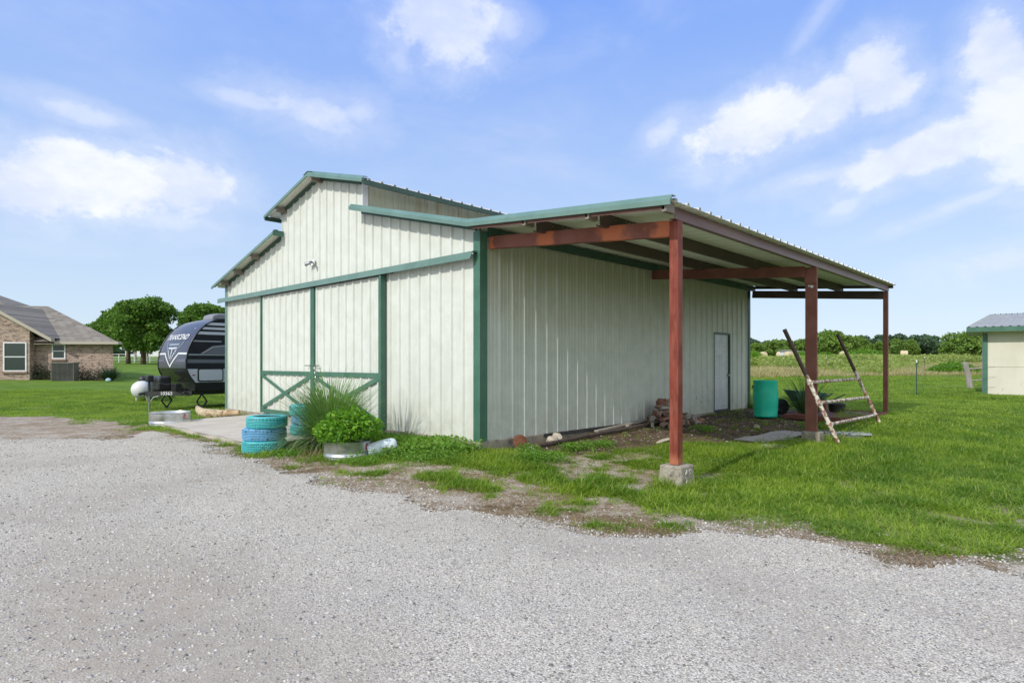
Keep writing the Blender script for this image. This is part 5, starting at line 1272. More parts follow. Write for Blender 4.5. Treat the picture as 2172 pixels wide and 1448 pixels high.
# air conditioner on the lawn by the wall
acx, acy = P(-27.35, 37.2)
ac = empty('air_conditioner', (acx, acy, tz(acx, acy)), HR, 'grey-green outdoor air conditioner unit by the brick wall', 'air conditioner')
m_ac = M('ac_grey', (.085, .09, .075), (.12, .125, .105), 3, .5); 
mb = MB(); mb.box((-.66, -.25, .0), (-.60, .25, 1.05)); mb.box((.60, -.25, 0), (.66, .25, 1.05)); mb.box((-.66, -.27, 1.051), (.66, .27, 1.12)); mb.box((-.66, -.25, -.05), (.66, .25, -.001)); mb.build('casing', m_ac, ac, bevel=.01)
mb = MB(); mb.box((-.599, -.23, .0), (.599, .23, 1.05)); mb.build('coil', m_dark, ac)
mb = MB(); 
for i in range(15): mb.box((-.599, -.265, .03+.068*i), (.599, -.245, .05+.068*i))
for x in (-.3, 0, .3): mb.box((x-.01, -.244, 0), (x+.01, -.235, 1.05))
mb.build('grille', m_ac, ac)
# spiky plant and low shrubs at the house
ax_, ay_ = P(-24.9, 37.6); ag = empty('spiky_plant', (ax_, ay_, tz(ax_, ay_)), 0, 'dark spiky agave-like plant at the corner of the brick house', 'plant')
n = 240; r = np.random.RandomState(31); a = r.rand(n)*6.283; lean = .2+1.3*r.rand(n); q = r.rand(n)*.15
V, F = blades(np.stack([q*np.cos(a), q*np.sin(a), np.zeros(n)], 1), np.stack([np.cos(a)*lean, np.sin(a)*lean], 1), .8+.45*r.rand(n), np.full(n, .05), .05+.2*r.rand(n), 5)
nmesh('blades', V, F, foliage('agave_dark', (.02, .05, .025), (.03, .07, .03), (.06, .10, .05), 2, .1), ag)
m_dkleaf = foliage('dark_shrub', (.03, .06, .03), (.06, .07, .04), (.10, .09, .07), 2, .2)
for la, lab_, wd in ((-27.0, 'thin dark twiggy shrub right of the air conditioner under the brick wall', .9), (-29.5, 'thin dark twiggy shrub left of the air conditioner under the brick wall', .4)):
    x, y = P(la, 37.9); sh = empty('shrub', (x, y, tz(x, y)), HR, lab_, 'shrub'); n = 900; r = np.random.RandomState(int(-la)); pts = r.normal(size=(n, 3))*(wd, .18, .26)+(0, 0, .4); pts[:, 2] = np.abs(pts[:, 2])
    V, F = leaf_cloud(pts, .05+.03*r.rand(n), seed=3); nmesh('foliage', V, F, m_dkleaf, sh)
    mb = MB(); [mb.tube([(wd*(i/5-.5)*1.6, 0, 0), (wd*(i/5-.5)*2.2, .05, .6)], .012, 5) for i in range(6)]; mb.build('stems', m_stem, sh)
bxx, byy = P(-24.3, 36.6); stone(bxx, byy, .15, 4, 'small blue-white garden ornament ball near the spiky plant', M('pale_blue_glaze', (.3, .45, .5), None, rough=.3), sq=(1, 1, 1), zoff=.8, name='garden_ball')
# ------------------------------------------------------------------ cream shed at the right
shx, shy = P(17.46, 22.5); SR = math.atan2(RGT[1]*.8-FWD[1]*.6, RGT[0]*.8-FWD[0]*.6)
shed = empty('shed', (shx, shy, .08), SR, 'cream shed with green trim and grey metal roof at the right edge', 'shed')
m_sp = M('cream_siding', (.58, .56, .46), (.64, .62, .52), 1.5, .8, c3=(.5, .44, .33), s3=3, l3=.62, h3=.8, stretch=(1, 1, .4))
mb = MB(); mb.box((.0, 0, -.25), (5.0, 3.6, 2.42)); mb.build('wall', m_sp, shed)
mb = MB()
for x in (1.22, 2.44, 3.66): mb.box((x-.008, -.006, -.02), (x+.008, -.001, 2.4))
mb.box((.1, -.006, 1.06), (4.9, -.001, 1.07)); mb.build('panel_joint', M('joint_shadow_gap', (.33, .29, .22), None, rough=.9), shed)
mb = MB(); mb.box((-.03, -.03, -.2), (.11, -.0065, 2.30)); mb.box((-.03, -.0064, -.2), (-.001, .11, 2.3)); mb.build('corner_board', m_green2, shed)
zr = 2.52; ov = .50
A = [(-ov, -ov, zr), (5.6, -ov, zr), (5.6, 4.2, zr), (-ov, 4.2, zr), (.25, 1.8, 3.10), (4.6, 1.8, 3.10)]
mb = MB()
def roofplane(mb, p0, p1, q1, q0, n, h=.028):
    """ribbed sheet from eave p0-p1 up to ridge q0-q1"""
    p0, p1, q0, q1 = map(Vector, (p0, p1, q0, q1)); V = []; nr = (p1-p0).cross(q0-p0).normalized()
    for i in range(n*4+1):
        t = i/(n*4); o = nr*(h if i % 4 == 1 else h if i % 4 == 2 and False else 0)
        V += [p0.lerp(p1, t)+o, q0.lerp(q1, t)+o]
    mb.add(V, [(2*i, 2*i+2, 2*i+3, 2*i+1) for i in range(n*4)])
m_shr = M('shed_metal_roof', (.30, .31, .29), (.36, .37, .35), 2, .5, .15)
roofplane(mb, A[0], A[1], A[5], A[4], 26); roofplane(mb, A[3], A[0], A[4], A[4], 18); roofplane(mb, A[1], A[2], A[5], A[5], 18); roofplane(mb, A[2], A[3], A[4], A[5], 26)
mb.build('roof', m_shr, shed)
mb = MB(); mb.box((-ov-.0, -ov-.02, zr-.17), (5.6, -ov, zr-.005)); mb.box((-ov-.02, -ov-.02, zr-.17), (-ov-.001, 4.2, zr-.005)); mb.build('fascia', m_green2, shed)
mb = MB(); mb.box((-ov, -ov+.001, zr-.17), (5.6, -.001, zr-.15)); mb.box((-ov, 0, zr-.17), (-.001, 4.2, zr-.15)); mb.build('soffit', m_sp, shed)
# ------------------------------------------------------------------ T-post wire fence
m_tp = M('green_fence_post', (.02, .07, .045), (.035, .09, .06), 5, .6); m_tpr = M('rusty_fence_post', (.08, .055, .04), (.13, .09, .07), 5, .8)
def tpost(la, de, h, lab_, mat, i):
    x, y = P(la, de); z = tz(x, y); o = empty('fence_post', (x, y, z), rad(20), lab_, 'fence post', 'steel posts of the wire fence')
    mb = MB(); mb.box((-.02, -.004, -.3), (.02, .004, h)); mb.box((-.004, -.03, -.3), (.004, -.0041, h)); [mb.box((-.008, -.036, .15+k*.06), (.008, -.031, .17+k*.06)) for k in range(int((h-.2)/.06))]; mb.build('steel_section', mat, o)
    mb = MB(); mb.box((-.021, -.032, h-.10), (.021, .006, h+.012)); mb.build('white_tip', m_white, o)
    mb = MB(); mb.tube([(0, -.03, h-.15), (0, -.085, h-.14), (0, -.09, h-.11)], .008, 6); mb.build('insulator', m_black, o)
    return x, y, z
fp = []
fp.append(tpost(15.15, 22.8, 1.34, 'dark green steel post nearest the camera, left of the cream shed', m_tp, 0))
fp.append(tpost(33.9, 50, 1.32, 'thin steel post left of the shed, just right of the nearest post', m_tpr, 1))
fp.append(tpost(31.1, 53, 1.30, 'thin steel post between the ladder-like frame and the third shelter post', m_tpr, 2))
fp.append(tpost(27.9, 54, 1.32, 'thin steel post in the pale grass just right of the wide post', m_tpr, 3))
fp.append(tpost(24.3, 54.5, 1.30, 'thin steel post in the pale grass between the drum and the wide post', m_tpr, 4))
fp.append(tpost(38.9, 49, 1.32, 'thin steel post hidden close to the left wall of the cream shed', m_tpr, 5))
mb = MB()
E1 = (*P(27, 20.5), .1); E0 = (*P(33.9, 50), tz(*P(33.9, 50)))
for h in (.35, .72, 1.1):
    a = Vector(fp[0])+Vector((0, 0, h)); b_ = Vector(E1)+Vector((0, 0, h)); mb.tube([a, a.lerp(b_, .5)-Vector((0, 0, .03)), b_], .0035, 4, cap=False)
    prev = None
    for q in (fp[4], fp[3], fp[2], fp[1], fp[5]):
        p = Vector(q)+Vector((0, 0, h))
        if prev is not None: mb.tube([prev, p], .004, 4, cap=False)
        prev = p
    mb.tube([Vector(fp[0])+Vector((0, 0, h)), Vector(fp[1])+Vector((0, 0, h))], .004, 4, cap=False)
tag(mb.build('fence_wire', m_wire), 'thin grey strands of wire strung between the steel posts', 'wire')
# old timber corner post by the shed
x, y = P(21.6, 28.6); wpost = empty('timber_post', (x, y, tz(x, y)), 0, 'weathered leaning timber gate post just left of the cream shed', 'post')
m_wood = M('weathered_timber', (.28, .25, .22), (.38, .35, .31), 3, .9, stretch=(5, 5, .5), bump=.5)
mb = MB(); mb.tube([(0, 0, -.2), (-.18*RGT[0], -.18*RGT[1], .8), (-.30*RGT[0], -.30*RGT[1], 1.25)], [.14, .12, .11], 10); mb.build('log', m_wood, wpost)
mb = MB(); mb.tube([(-.1*RGT[0], -.1*RGT[1], .95), (.7*RGT[0], .7*RGT[1], 1.0)], .04, 8); mb.tube([(-.05*RGT[0], -.05*RGT[1], .4), (.7*RGT[0], .7*RGT[1], .45)], .03, 8); mb.build('rail', m_wood, wpost)
# ------------------------------------------------------------------ left: white pipe rail fence, pavilion
FD = 96.0
x, y = P(-64.5, FD); rf_ = empty('rail_fence', (x, y, tz(x, y)), -TH, 'long white pipe rail fence along the far side of the lawn on the left', 'fence')
zf_ = lambda la: tz(*P(la, FD))-tz(x, y)
for i in range(15):
    la = -64.5+i*2.45; mb = MB(); mb.tube([(i*2.45, 0, zf_(la)-.2), (i*2.45, 0, zf_(la)+1.35)], .06, 8); mb.build('post', m_white, rf_)
for h in (1.28, .82, .4):
    mb = MB(); mb.tube([(i*2.45, 0, zf_(-64.5+i*2.45)+h) for i in range(15)], .04 if h > 1 else .022, 6); mb.build('rail', m_white, rf_)
pvx, pvy = P(-62.0, 106); pv_ = empty('pavilion', (pvx, pvy, tz(pvx, pvy)), -TH, 'small open pavilion with grey roof behind the big shade trees', 'pavilion')
mb = MB(); mb.add([(-3, -2, 2.3), (3, -2, 2.3), (3, 2, 2.3), (-3, 2, 2.3), (-1.4, 0, 3.2), (1.4, 0, 3.2)], [(0,1,5,4),(1,2,5),(2,3,4,5),(3,0,4),(3,2,1,0)]); mb.build('roof', m_galv, pv_)
for x in (-2.6, 2.6):
    for y in (-1.7, 1.7): mb = MB(); mb.box((x-.15, y-.15, -.3), (x+.15, y+.15, 2.3)); mb.build('column', m_stub, pv_)
# far farm buildings at the left
x, y = P(-136, 232); fb = empty('farmhouse', (x, y, tz(x, y)), -TH, 'pale low farm building far beyond the white fence on the left', 'building')
mb = MB(); mb.box((-9, -4, -.5), (9, 4, 2.6)); mb.build('wall', m_white, fb); mb = MB(); mb.add([(-9.5, -4.5, 2.6), (9.5, -4.5, 2.6), (9.5, 4.5, 2.6), (-9.5, 4.5, 2.6), (-9, 0, 4.4), (9, 0, 4.4)], [(0,1,5,4),(2,3,4,5),(1,2,5),(3,0,4)]); mb.build('roof', m_galv, fb)
mb = MB(); [mb.box((-7+3.5*i, -4.02, .8), (-5.8+3.5*i, -4.001, 1.9)) for i in range(4)]; mb.build('window_band', m_glass, fb)
# ------------------------------------------------------------------ far field: shed and hay bales
x, y = P(66.5, 142); fs = empty('field_shelter', (x, y, tz(x, y)+.6), -TH+.1, 'small white open field shelter with slanting tin roof in the meadow', 'shed')
mb = MB(); mb.add([(-3, -1.5, -.9), (.2, -1.5, -.9), (.2, -1.5, 1.15), (-3, -1.5, 1.5), (-3, 2, -.9), (-3, 2, 1.5), (2.8, 2, -.9), (2.8, 2, 1.0)], [(0,1,2,3), (4,0,3,5), (6,4,5,7)]); mb.build('wall', m_white, fs)
mb = MB(); mb.add([(-3.5, -2, 1.62), (3.4, -2, 1.0), (3.4, 2.4, 1.0), (-3.5, 2.4, 1.62), (-3.5, -2, 1.54), (3.4, -2, .92), (3.4, 2.4, .92), (-3.5, 2.4, 1.54)], [(0,1,2,3),(7,6,5,4),(0,4,5,1),(3,2,6,7),(0,3,7,4),(1,5,6,2)]); mb.build('roof', m_galv, fs)
mb = MB(); mb.box((2.6, -1.5, -.9), (2.8, -1.3, .95)); mb.build('corner_post', m_white, fs)
m_hay = M('hay', (.50, .41, .25), (.62, .53, .36), 6, .95, bump=1)
hl = ['round pale hay bale farthest left, near the barn corner', 'round pale hay bale in front of the white field shelter', 'round pale hay bale just left of the white field shelter', 'round pale hay bale just right of the white field shelter',
      'round pale hay bale peeking over bushes behind the leaning frame', 'round pale hay bale alone right of the third shelter post', 'round pale hay bale between the leaning frame uprights']
bale0 = None
for (pxx, D), lab_ in zip(((1619, 150), (1673, 128), (1655, 160), (1702, 158), (1789, 140), (1918, 138), (1745, 172)), hl):
    x, y = P((pxx-1086)/1290*D, D)
    if bale0 is None:
        mb = MB(); mb.lathe([(0, -.72), (.5, -.74), (.82, -.68), (.88, -.5), (.88, .5), (.82, .68), (.5, .74), (0, .72)], (0, 0, 0), 28, ax=(1, .2, 0)); o = mb.build('hay_bale', m_hay, smooth=True, autos=50); bale0 = o
    else: o = bale0.copy(); COL.objects.link(o)
    o.location = (x, y, tz(x, y)+1.0); o.rotation_euler = (0, 0, -TH+D*.7)
    tag(o, lab_, 'hay bale', 'round hay bales scattered over the meadow')
# ------------------------------------------------------------------ trees
m_tbark = M('tree_bark', (.075, .055, .04), (.13, .10, .075), 3, .95, stretch=(3, 3, .5), bump=1)
m_oak = foliage('oak_leaves', (.055, .135, .02), (.12, .24, .04), (.22, .35, .075), .7, .4, fine=2.0)
m_far = foliage('far_dark_leaves', (.06, .115, .065), (.085, .15, .08), (.12, .19, .10), .2, .2, fine=1.0)  # slight bluish cast: distance haze put into the leaf colour
m_mesq = foliage('mesquite_leaves', (.08, .16, .025), (.17, .28, .045), (.28, .40, .10), .5, .3, fine=1.6)
def crown_pts(r, lobes, n):
    w_ = np.array([l[3]**2 for l in lobes]); w_ /= w_.sum(); k = r.choice(len(lobes), n, p=w_); L = np.array(lobes)[k]
    d = r.normal(size=(n, 3)); d /= np.linalg.norm(d, axis=1)[:, None]
    flip = r.rand(n) < .35; d[:, 2] = np.where(flip & (d[:, 2] < 0), -d[:, 2], d[:, 2])
    rr = L[:, 3]*(.62+.42*r.rand(n)**.6)
    # bumpy clumps
    rr *= 1+.16*np.sin(d[:, 0]*7+k)*np.sin(d[:, 1]*6+k*2)
    return L[:, :3]+d*rr[:, None]*np.array([1, 1, .82])
def make_tree(name, H, Wd, base, nleaf, ls, mat, seed, lab_, cat='tree', group=None, trunk=True, nl=18, flat=1.0, tr_r=.035, lob=.13):
    r = np.random.RandomState(seed); root = empty(name, (0, 0, 0), 0, lab_, cat, group)
    ch = H-base; lobes = []
    for i in range(nl):
        t = r.rand(); zz = base+ch*(.12+.76*t); rad_ = Wd/2*math.sqrt(max(.05, 1-((t-.38)/.72)**2))*.72
        a = i*2.399+r.rand()*.6; q = rad_*(.35+.75*r.rand())*1.12
        lobes.append((math.cos(a)*q, math.sin(a)*q, zz, Wd*(lob+.09*r.rand())*flat))
    lobes.append((0, 0, base+ch*.55, Wd*.26)); lobes.append((r.normal()*.1*Wd, 0, H-Wd*.15, Wd*.15))
    pts = crown_pts(r, lobes, nleaf)
    V, F = leaf_cloud(pts, ls*(.6+.8*r.rand(nleaf)), seed=seed+1, elong=1.3)
    nmesh('crown', V, F, mat, root)
    mb = MB()
    if trunk:
        R = H*tr_r; mb.tube([(0, 0, -.3), (0, 0, base*.6), (.05*H*r.normal()*.3, 0, base+ch*.2), (0, 0, base+ch*.6)], [R*1.25, R, R*.75, R*.3], 10)
        for l in lobes[:9]: mb.tube([(0, 0, base*.75+ch*.05), (l[0]*.45, l[1]*.45, (base+l[2])/2), l[:3]], [R*.45, R*.3, R*.1], 6)
    else:
        for l in lobes[:10]: mb.tube([(0, 0, -.2), (l[0]*.5, l[1]*.5, l[2]*.5), l[:3]], [H*.02, H*.014, H*.006], 5)
    mb.build('trunk', m_tbark, root, smooth=True)
    return root
def place(o, px, D, s=1.0, rz=0.0, dz=0.0, label=None):
    x, y = P((px-1086)/1290*D, D); o.location = (x, y, tz(x, y)+dz); o.scale = (s, s, s) if not hasattr(s, '__len__') else s; o.rotation_euler = (0, 0, rz)
    if label: o['label'] = label
    return o
G_L = 'shade trees on the lawn beyond the trailer'
t1 = make_tree('shade_tree', 9.0, 9.6, 1.7, 26000, .26, m_oak, 1, 'largest dark green shade tree, left of the trailer', group=G_L, nl=44, lob=.095)
place(t1, 304, 84, 1.0)
t2 = make_tree('shade_tree', 8.3, 7.4, 1.6, 15000, .26, m_oak, 2, 'shade tree whose trunk stands just left of the largest tree', group=G_L, nl=34, lob=.10)
place(t2, 272, 86, 1.0)
place(copy_tree(t2), 226, 112, .98, 1.0, label='smaller shade tree rising behind the right end of the house roof')
place(copy_tree(t2), 203, 118, .93, 2.2, label='lower shade tree touching the sloping house roof')
place(copy_tree(t1), 440, 84, .92, 2.0, label='shade tree rising above the trailer roof beside the barn')
place(copy_tree(t2), 476, 96, .80, 3.0, label='small shade tree mostly hidden behind the left barn corner')
# far left low tree line
far0 = make_tree('far_tree', 7.0, 9.0, .8, 4200, .50, m_far, 5, 'dark tree of the distant tree line', group='trees of the distant tree line', nl=14)
far1 = make_tree('far_tree', 6.4, 11.0, .5, 4800, .50, m_far, 6, 'dark tree of the distant tree line', group='trees of the distant tree line', nl=16)
far2 = make_tree('far_tree', 8.0, 8.0, 1.0, 4200, .48, m_far, 7, 'dark tree of the distant tree line', group='trees of the distant tree line', nl=13)
mes0 = make_tree('bushy_tree', 5.0, 8.0, .2, 8500, .27, m_mesq, 8, 'x', group='yellow-green bushy trees at the meadow edge', nl=16, trunk=False)
mes1 = make_tree('bushy_tree', 4.0, 5.0, .1, 5500, .25, m_mesq, 9, 'x', group='yellow-green bushy trees at the meadow edge', nl=12, trunk=False)
FT = [(far0, 1590, 250, 1.25), (far1, 1612, 255, 1.25), (far2, 1632, 250, .95), (far0, 1655, 245, 1.05), (far1, 1684, 240, .85), (far0, 1702, 235, .85), (far1, 1725, 240, .85), (far1, 1756, 240, .95), (far0, 1812, 225, 1.05),
      (far2, 1835, 225, 1.1), (far0, 1858, 220, 1.0), (far2, 1872, 215, 1.1), (far1, 1893, 215, 1.1), (far0, 1912, 200, 1.15), (far1, 1938, 200, 1.15), (far0, 1956, 205, 1.2), (far2, 1976, 210, .95), (far1, 1992, 215, .9), (far0, 2008, 220, .95),
      (far1, 2030, 225, 1.0), (far2, 2050, 205, 1.0), (far1, 2075, 200, 1.1), (far0, 2110, 200, 1.15), (far1, 2150, 200, 1.15), (far1, 2200, 200, 1.2), (far0, 2240, 190, 1.2), (far0, 1775, 245, .9), (far2, 1740, 250, .8), (far1, 1880, 240, 1.0), (far1, 1965, 235, 1.0)]
first = set(); rr = random.Random(9)
def flab(px):
    for lim, t in ((1620, 'just right of the barn corner'), (1665, 'above the field shelter'), (1710, 'left of the wide post'), (1765, 'right of the wide post'), (1830, 'between the leaning frame uprights'), (1868, 'just left of the third shelter post'),
                   (1900, 'just right of the third shelter post'), (1920, 'directly above the lone hay bale'), (1945, 'just right of the lone hay bale'), (1995, 'midway between the third post and the shed'), (2060, 'near the cream shed, left of the broad tree'), (9999, 'behind the cream shed')):
        if px < lim: return 'dark tree of the distant tree line, '+t
for o, px, D, s in FT:
    if id(o) in first: o = copy_tree(o)
    else: first.add(id(o))
    place(o, px, D, (s*1.05, s*1.05, s*rr.uniform(.85, 1.0)), rr.random()*6.28, -.4, flab(px))
MT = [(mes0, 1632, 168, 1.05, 'round yellow-green bush left of the field shelter, nearest the barn'), (mes1, 1668, 172, 1.25, 'small round bush just left of the field shelter'), (mes1, 1598, 125, .9, 'low bush touching the barn corner in the meadow'),
      (mes0, 1722, 170, 1.2, 'bushy tree behind the wide post'), (mes0, 1772, 165, 1.55, 'large rounded bushy tree between the leaning frame uprights'), (mes0, 1806, 172, 1.2, 'bushy tree at the right of the large rounded one'), (mes0, 1850, 170, .9, 'bushy tree just left of the third shelter post'),
      (mes0, 1922, 175, 1.1, 'bushy tree right of the third shelter post'), (mes0, 2050, 84, .86, 'broad low-branched tree beside the cream shed, left part'), (mes0, 2085, 80, .95, 'broad low-branched tree beside the cream shed, right part'), (mes0, 1700, 178, 1.0, 'bushy tree behind the right end of the field shelter')]
for o, px, D, s, lab_ in MT:
    if id(o) in first: o = copy_tree(o)
    else: first.add(id(o))
    place(o, px, D, s, rr.random()*6.28, -.2, lab_)
for i, (px, D, s) in enumerate(((-150, 230, 1.3), (-60, 240, 1.2), (40, 260, 1.1), (230, 220, .6), (250, 230, .55), (275, 240, .6), (318, 250, .6), (335, 240, .65), (352, 230, .5), (460, 250, .7))):
    place(copy_tree(far1 if i % 2 else far0), px, D, s, rr.random()*6.28, -.4, ['distant dark tree far beyond the house roof', 'distant low tree seen under the shade tree crowns'][int(px > 200)])
# ------------------------------------------------------------------ grass, weeds, stones (stuff: instanced clumps)
LIB = {}
def lib(name, meshes, mat):
    c = bpy.data.collections.new(name)
    for i, (V, F) in enumerate(meshes):
        o = nmesh(name+'_clump', V, F, mat); COL.objects.unlink(o); c.objects.link(o)
    return c
def scatter(name, pts, scl, rot, coll, kind='stuff'):
    me = bpy.data.meshes.new(name); n = len(pts)
    me.vertices.add(n); me.vertices.foreach_set('co', np.asarray(pts, dtype=np.float32).ravel())
    a = me.attributes.new('sc', 'FLOAT_VECTOR', 'POINT'); s3 = np.asarray(scl, dtype=np.float32); s3 = s3 if s3.ndim == 2 else np.repeat(s3[:, None], 3, 1); a.data.foreach_set('vector', s3.ravel())
    a = me.attributes.new('rt', 'FLOAT_VECTOR', 'POINT'); R3 = np.zeros((n, 3), dtype=np.float32); rot = np.asarray(rot)
    if rot.ndim == 2: R3[:] = rot
    else: R3[:, 2] = rot
    a.data.foreach_set('vector', R3.ravel())
    o = bpy.data.objects.new(name, me); COL.objects.link(o)
    nt = bpy.data.node_groups.new(name+'_nodes', 'GeometryNodeTree')
    nt.interface.new_socket('Geometry', in_out='INPUT', socket_type='NodeSocketGeometry'); nt.interface.new_socket('Geometry', in_out='OUTPUT', socket_type='NodeSocketGeometry')
    N = nt.nodes; K = nt.links; gi = N.new('NodeGroupInput'); go = N.new('NodeGroupOutput'); ip = N.new('GeometryNodeInstanceOnPoints'); ci = N.new('GeometryNodeCollectionInfo')
    ci.inputs['Collection'].default_value = coll; ci.inputs['Separate Children'].default_value = True; ci.inputs['Reset Children'].default_value = True
    def attr(nm):
        x = N.new('GeometryNodeInputNamedAttribute'); x.data_type = 'FLOAT_VECTOR'; x.inputs['Name'].default_value = nm; return x.outputs['Attribute']
    K.new(gi.outputs[0], ip.inputs['Points']); K.new(ci.outputs[0], ip.inputs['Instance']); ip.inputs['Pick Instance'].default_value = True
    e2r = N.new('FunctionNodeEulerToRotation'); K.new(attr('rt'), e2r.inputs[0]); K.new(e2r.outputs[0], ip.inputs['Rotation']); K.new(attr('sc'), ip.inputs['Scale'])
    K.new(ip.outputs[0], go.inputs[0])
    md = o.modifiers.new('scatter', 'NODES'); md.node_group = nt
    return tag(o, kind=kind)
def clump(seed, n, R, L0, L1, w, lean0, lean1, dr0, dr1, seg=3):
    r = np.random.RandomState(seed); a = r.rand(n)*6.283; q = r.rand(n)**.5*R; a2 = r.rand(n)*6.283; lean = lean0+(lean1-lean0)*r.rand(n)
    return blades(np.stack([q*np.cos(a), q*np.sin(a), np.zeros(n)-.01], 1), np.stack([np.cos(a2)*lean, np.sin(a2)*lean], 1), L0+(L1-L0)*r.rand(n), w*(.7+.6*r.rand(n)), dr0+(dr1-dr0)*r.rand(n), seg)
m_grass = foliage('lawn_grass', (.10, .22, .014), (.25, .38, .035), (.42, .48, .13), .9, .45, .5, fine=4.0)
m_tan = foliage('tan_meadow_grass', (.46, .38, .20), (.52, .46, .25), (.38, .40, .17), .25, .3, fine=1.0)
m_gm = foliage('green_meadow_weeds', (.22, .31, .06), (.31, .39, .10), (.42, .44, .18), .12, .35, fine=.8)
g_near = lib('lawn_grass', [clump(s, 12, .075, .05, .17, .010, .2, 1.5, .1, .9) for s in range(8)], m_grass)
g_mid = lib('lawn_grass_far', [clump(20+s, 26, .20, .05, .11, .016, .2, 1.2, .1, .7, 2) for s in range(5)], m_grass)
RS = np.random.RandomState(77)
def spots(n, lat, dep):
    la = lat[0]+(lat[1]-lat[0])*RS.rand(n); de = dep[0]+(dep[1]-dep[0])*RS.rand(n)
    x = CAM[0]+RGT[0]*la+FWD[0]*de; y = CAM[1]+RGT[1]*la+FWD[1]*de
    return x, y, la, de
def frus(la, de, m_=1.0): return np.abs(la) < de*.86+m_
def grassify(name, n, lat, dep, coll, s0, s1, prob=1.0, zofs=0):
    x, y, la, de = spots(n, lat, dep)
    k = frus(la, de); x, y, la, de = x[k], y[k], la[k], de[k]
    lw, so_, vg, dr, dg_ = masks(x, y)
    keep = RS.rand(len(x)) < lw*prob
    x, y = x[keep], y[keep]; lw = lw[keep]
    # barn front/side shade and traffic keep it short near the walls
    z = terrain(x, y)+(fbm(x, y, .7, 3, 2)-.5)*.035
    patch = fbm(x, y, 1.6, 51)
    s = (s0+(s1-s0)*RS.rand(len(x)))*(.55+.75*patch)*(.6+.4*lw)
    S3 = np.stack([s*1.1, s*1.1, s*(.7+.7*fbm(x, y, 2.5, 61))], 1)
    return scatter(name, np.stack([x, y, z+zofs], 1), S3, RS.rand(len(x))*6.283, coll)
grassify('lawn_grass', 120000, (-1.2, 12.5), (4.8, 13.0), g_near, .5, 1.15)
grassify('lawn_grass', 42000, (-9.5, -.5), (7.5, 16.0), g_near, .75, 1.4)
grassify('lawn_grass', 70000, (0, 22), (13, 26), g_mid, .8, 1.4)
grassify('lawn_grass', 60000, (-24, -4), (13, 30), g_mid, .7, 1.3)
grassify('lawn_grass', 34000, (8, 40), (26, 46), g_mid, .9, 1.7)
# dry straw on the verge
g_dry = lib('dry_straw', [clump(40+s, 16, .10, .04, .12, .007, .9, 3.5, .2, .9) for s in range(4)], foliage('straw', (.24, .165, .095), (.34, .25, .15), (.46, .38, .25), 2, .2))
x, y, la, de = spots(95000, (-9, 11), (4.5, 15)); lw, so_, vg, dr, dg_ = masks(x, y)
f = np.where(dr, np.exp(-np.abs(dg_)*3.2)*.6, (vg*.9+so_*.06)*(1-lw*.75)); f = f*sstep(.34, .58, fbm(x, y, .6, 71)); f = np.where((x > 0) & (y > -.1) | (sdist(x, y, PAD) < 0), 0, f)
k = RS.rand(len(x)) < f; scatter('dry_straw', np.stack([x[k], y[k], terrain(x[k], y[k])+.004], 1), .5+.8*RS.rand(k.sum()), RS.rand(k.sum())*6.283, g_dry)
# low weeds round the barn corner and the tank
def weedclump(seed):
    r = np.random.RandomState(seed); n = 46; p = r.normal(size=(n, 3))*(.08, .08, .0)+np.stack([0*r.rand(n), 0*r.rand(n), .02+.13*r.rand(n)], 1)
    V, F = leaf_cloud(p, .022+.016*r.rand(n), seed=seed, elong=1.3)
    V2, F2 = clump(seed+5, 5, .05, .08, .16, .005, .1, .7, .1, .3, 3)
    return np.concatenate([V, V2]), np.concatenate([F, F2+len(V)])
m_weed = foliage('weed_leaves', (.11, .25, .025), (.16, .32, .045), (.24, .38, .08), 1.5, .4)
g_weed = lib('weeds', [weedclump(60+s) for s in range(5)], m_weed)
WZ = [(-1.05, 1.15, .50, .75, 1.25), (-.55, .55, .42, .5, 1.5), (-.45, 1.5, .35, .4, 1.2), (-1.75, .55, .3, .3, .6), (-1.9, 2.4, .35, .45, .8), (.55, -.62, .12, .1, .9), (-.25, .1, .2, .25, .9), (-1.0, .1, .35, .45, .9), (1.15, -1.05, .2, .2, .9), (1.75, -1.1, .22, .2, .8), (4.9, -1.5, .16, .16, .8), (-.35, 2.35, .2, .28, 1.1), (-2.3, 2.0, .3, .25, .7), (.1, -1.3, .3, .3, .8)]
X = []; S_ = []
for cx_, cy_, sx_, sy_, s in WZ:
    n = int(560*sx_*sy_)+5; q = RS.normal(size=(n, 2))*(sx_*.55, sy_*.55); X.append(q+(cx_, cy_)); S_.append(s*.85*(.5+.7*RS.rand(n)))
X = np.concatenate(X); S_ = np.concatenate(S_); k = ~(((X[:, 0] > -.06) & (X[:, 1] > -.08)) | (np.hypot(X[:, 0]-tkx, X[:, 1]-tky) < .40) | (sdist(X[:, 0], X[:, 1], GRAVEL) < 0)); X = X[k]; S_ = S_[k]
scatter('weeds', np.stack([X[:, 0], X[:, 1], terrain(X[:, 0], X[:, 1])], 1), S_, RS.rand(len(X))*6.283, g_weed)
